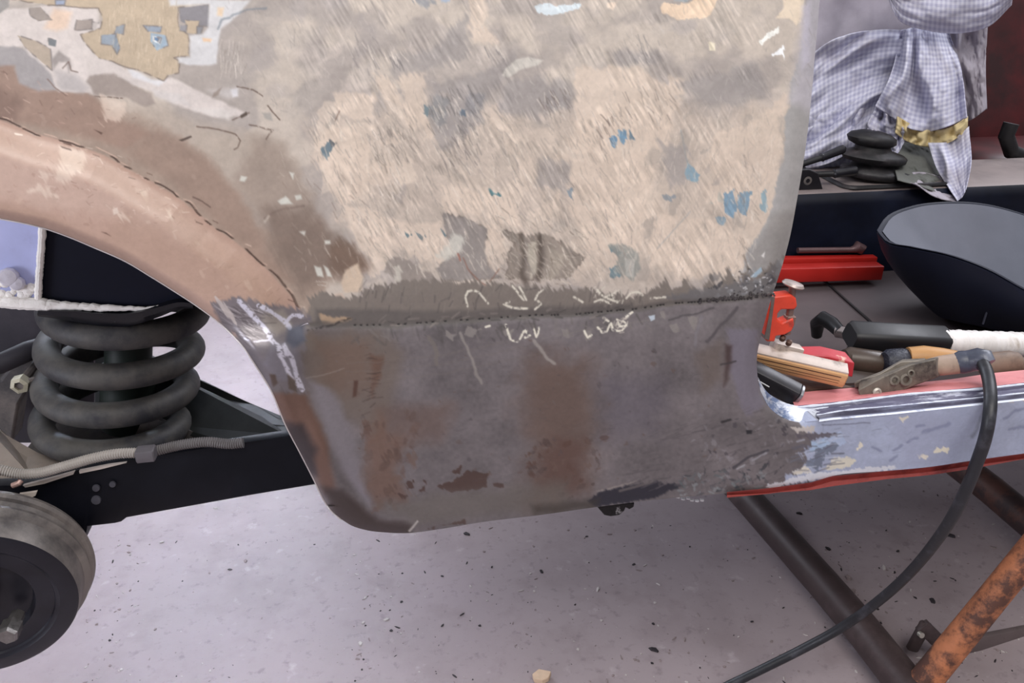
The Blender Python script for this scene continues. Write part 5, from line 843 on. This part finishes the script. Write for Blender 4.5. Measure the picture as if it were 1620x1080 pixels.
sheet('right_flap', [(1498, 40), (1530, 44), (1562, 40)], [(1520, 195), (1535, 190), (1561, 172)], [(1498, 40), (1510, 110), (1520, 195)], [(1562, 40), (1559, 110), (1561, 172)], (.60, .60), ((1, .2, 1.3, .014),), T, FLD, n=50, k=70, ph=1)
sheet('tail_panel', [(1468, 226), (1500, 224), (1533, 200)], [(1515, 318), (1522, 312), (1528, 300)], [(1468, 226), (1480, 262), (1515, 318)], [(1533, 200), (1536, 260), (1528, 300)], (.53, .432), ((1, 0, 1.4, .009),), T, CM, amp=.005, n=60, k=70, ph=5)
sheet('small_fold', [(1386, 168), (1402, 180), (1422, 190)], [(1384, 228), (1416, 246), (1432, 222)], [(1386, 168), (1372, 205), (1384, 228)], [(1422, 190), (1430, 206), (1432, 222)], (.54, .53), ((1, .4, 1.5, .012),), T, CM, n=50, k=50, ph=4)
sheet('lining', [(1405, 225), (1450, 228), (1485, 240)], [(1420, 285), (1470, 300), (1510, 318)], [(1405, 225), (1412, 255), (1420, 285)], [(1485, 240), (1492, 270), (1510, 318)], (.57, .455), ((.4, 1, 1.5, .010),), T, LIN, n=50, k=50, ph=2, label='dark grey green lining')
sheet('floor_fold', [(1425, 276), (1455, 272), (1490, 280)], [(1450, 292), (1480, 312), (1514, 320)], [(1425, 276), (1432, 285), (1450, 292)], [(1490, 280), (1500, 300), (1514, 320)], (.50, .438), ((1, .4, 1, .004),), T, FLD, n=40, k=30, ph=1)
# dark red seat behind the cloth
RS_ = mat('dark_red_vinyl', (88, 12, 18), .5, 0, .3, 9, .2, col2=(40, 8, 12), thr=.5, cov=.12)

def pad(c, sx_, sy_, sz_, name, rx=0, e_=.35, par=CAR):
    M = Matrix.Translation(V3(c)) @ Euler((rx, 0, 0)).to_matrix().to_4x4(); n1, n2 = 28, 20; R = []
    for i in range(1, n2):
        ph_ = -pi/2+pi*i/n2; R.append([M @ Vector((sx_*np.sign(cos(t_))*abs(cos(t_))**e_*abs(cos(ph_))**e_, sy_*np.sign(sin(t_))*abs(sin(t_))**e_*abs(cos(ph_))**e_, sz_*np.sign(sin(ph_))*abs(sin(ph_))**e_)) for t_ in np.linspace(0, 2*pi, n1, endpoint=False)])
    return MB().loft(R).build(name, RS_, par, sharp=80)
pb = at(1590, 105, .86); seat = pad((pb[0], .76, ZF+.06), .17, .12, .05, 'seat'); seat['label'] = 'dark red vinyl seat behind the cloth'; pad(pb, .17, .05, .16, 'seat_back', radians(-14), par=seat)
T = tag(MB().tube([at(x, y, .625) for x, y in ((1600, 195), (1592, 215), (1600, 240), (1625, 250), (1650, 235))], .012, 14).build('black_hose_coil', RUB), 'curved black hose on the far cabin side right of the cloth', 'hose')

# ================================================================== steel stand under the sill
T = thing('tubular_steel_stand', atz(1445, 1075, 0), 'welded tubular steel car stand with one rust orange leg', 'stand')
PPD = mat('dusty_brown_pipe', (66, 54, 54), .5, .2, .2, 26, .3, col2=(92, 78, 78), thr=.6, cov=.1); ORG = mat('rusty_orange_paint', (178, 112, 76), .65, 0, .2, 60, .7, col2=(84, 54, 44), thr=.50, cov=.06, bdist=.002)
J = atz(1430, 1078, .032)
MB().tube([atz(1150, 752, .03), atz(1300, 920, .03), atz(1360, 990, .03), J, J+(J-atz(1300, 920, .03))*.25], .0255, 24).build('floor_rail', PPD, T, label='long dark rail on the floor')
MB().tube([atz(1500, 722, .05), atz(1570, 776, .05), atz(1700, 885, .05)], .026, 24).build('far_rail', mat('rust_brown_pipe', (92, 62, 54), .5, .2, .2, 40, .4, col2=(60, 46, 46), thr=.52), T)
ptop = at(1720, 762, .12); pbot = atz(1440, 1105, .02)
MB().tube([pbot, (pbot+ptop)/2, ptop], [.0195, .0175, .0165], 28).build('leg', ORG, T, label='rust orange painted sloping leg')
jj = pbot+(ptop-pbot)*.19
c0_ = at(1520, 1022, .20); MB().bar(c0_+np.array([-.01, 0, 0]), at(1680, 990, .24), .008, .027).build('cross_bar', mat('dusty_flat_bar', (104, 92, 92), .6, .1, .15, 40, .3, col2=(74, 62, 62), thr=.6), T)
MB().bar(at(1512, 1042, .19), at(1458, 988, .21), .010, .020, up=(1, 0, 1)).build('hook_arm', PPD, T)
MB().bar(at(1466, 984, .211), at(1442, 1028, .205), .009, .018, up=(1, 0, 0), bev=.35).build('hook_plate', PPD, T)
MB().lathe([(.0, -.002), (.004, -.002), (.004, .004), (0, .004)], at(1456, 1003, .202), (0, -1, .3), 12).build('hook_pin', mat('pale_rivet', (188, 182, 172)), T)

# ================================================================== debris
CHM = [mat('pale_chip', (188, 180, 178), .7, 0, .1, 60, .3), mat('dark_chip', (44, 38, 42), .7, 0, .2, 60, .3), mat('mid_chip', (142, 128, 128), .8, 0, .2, 60, .3)]
def chip(mb, c, r, flat=.35, a=None, asp=1.8):
    a = random.uniform(0, pi) if a is None else a; k = random.choice((5, 6, 7)); top = []; bt = []
    for i in range(k):
        t_ = i/k*2*pi+random.uniform(-.25, .25); rr_ = r*random.uniform(.7, 1.15); x, y = cos(t_)*rr_*asp**.5, sin(t_)*rr_/asp**.5
        X = x*cos(a)-y*sin(a); Y = x*sin(a)+y*cos(a); bt.append((c[0]+X, c[1]+Y, .0002)); top.append((c[0]+X*.8, c[1]+Y*.8, .0004+r*flat*random.uniform(.6, 1.2)))
    mb.loft([bt, top])
big = [((857, 904), 'small black chip on the floor below the middle of the repair panel', .006, 1), ((738, 845), 'dark flattened leaf scrap just below the panel edge', .008, 1), ((946, 932), 'white chip on the floor left of the stand rail', .006, 0), ((1035, 1028), 'curled dark strip near the bottom middle of the floor', .009, 1), ((578, 946), 'white chip left of the middle of the floor', .005, 0), ((612, 980), 'pale dark edged chip low left on the floor', .006, 0),
       ((1398, 898), 'pale short stub between the stand rail and the cable', .008, 0), ((1341, 914), 'crumpled pale chip beside the dark stand rail', .010, 2), ((1264, 812), 'dark crumb right beside the stand rail top', .007, 1), ((1310, 868), 'dark split chip to the right of the rail middle', .007, 1), ((1505, 848), 'dark rolled shaving below the pale blue sill', .010, 1), ((1570, 866), 'pale splinter chip near the orange leg', .007, 2), ((1475, 950), 'dark curled chip above the small hook', .008, 1),
       ((364, 901), 'small black square chip in the bright floor patch', .004, 1), ((389, 887), 'grey square stain chip in the bright floor patch', .006, 2), ((256, 858), 'white sliver on the bright floor patch', .005, 0), ((1420, 872), 'small dark crumb near the hanging cable', .005, 1), ((1350, 935), 'pale angular chip left of the cable', .008, 2), ((575, 985), 'white square chip near the bottom left', .005, 0), ((570, 1018), 'pale round chip near the bottom left', .006, 0)]
for (x, y), lab, r, k in big:
    mb = MB(); c = atz(x, y, 0); chip(mb, c, r*.7); tag(mb.build('floor_chip', CHM[k], smooth=False), lab, 'chip')
mb = MB(); c = atz(858, 1074, 0); pts_ = [atz(x, y, .002) for x, y in ((842, 1072), (852, 1064), (872, 1068), (868, 1078), (858, 1082), (845, 1080))]
tag(mb.prism(pts_, (0, 0, .008)).build('wood_scrap', mat('pale_wood_scrap', (212, 184, 158), .7, 0, .15, 60, .3), bevel=.001), 'pale tan wood scrap at the bottom edge of the view', 'scrap')
mbs = [MB(), MB(), MB()]
zones = [((560, 860, 820, 1080), 100), ((820, 1200, 830, 1080), 130), ((1220, 1620, 760, 1080), 210), ((150, 560, 790, 1080), 60), ((560, 640, 900, 1060), 30), ((1280, 1420, 880, 1000), 60), ((1400, 1620, 980, 1080), 50), ((130, 230, 850, 1080), 60)]
for (x0, x1, y0, y1), nn in zones:
    for _ in range(nn):
        x, y = random.uniform(x0, x1), random.uniform(y0, y1); c = atz(x, y, 0); k = random.choices((0, 1, 2), (.28, .24, .48))[0]; chip(mbs[k], c, random.choice((.0008, .001, .0013, .0018, .0026)), a=None, asp=random.choice((1, 2, 4)))
gr = MB(); cnt = []
for q in mbs: gr.add(q.v, q.f); cnt.append(len(q.f))
o = gr.build('floor_grit', CHM[0], smooth=False); o.data.materials.append(CHM[1]); o.data.materials.append(CHM[2])
o.data.polygons.foreach_set('material_index', np.repeat([0, 1, 2], cnt).astype(np.int32)); tag(o, 'fine pale and dark grit scattered over the concrete floor', 'debris', kind='stuff')
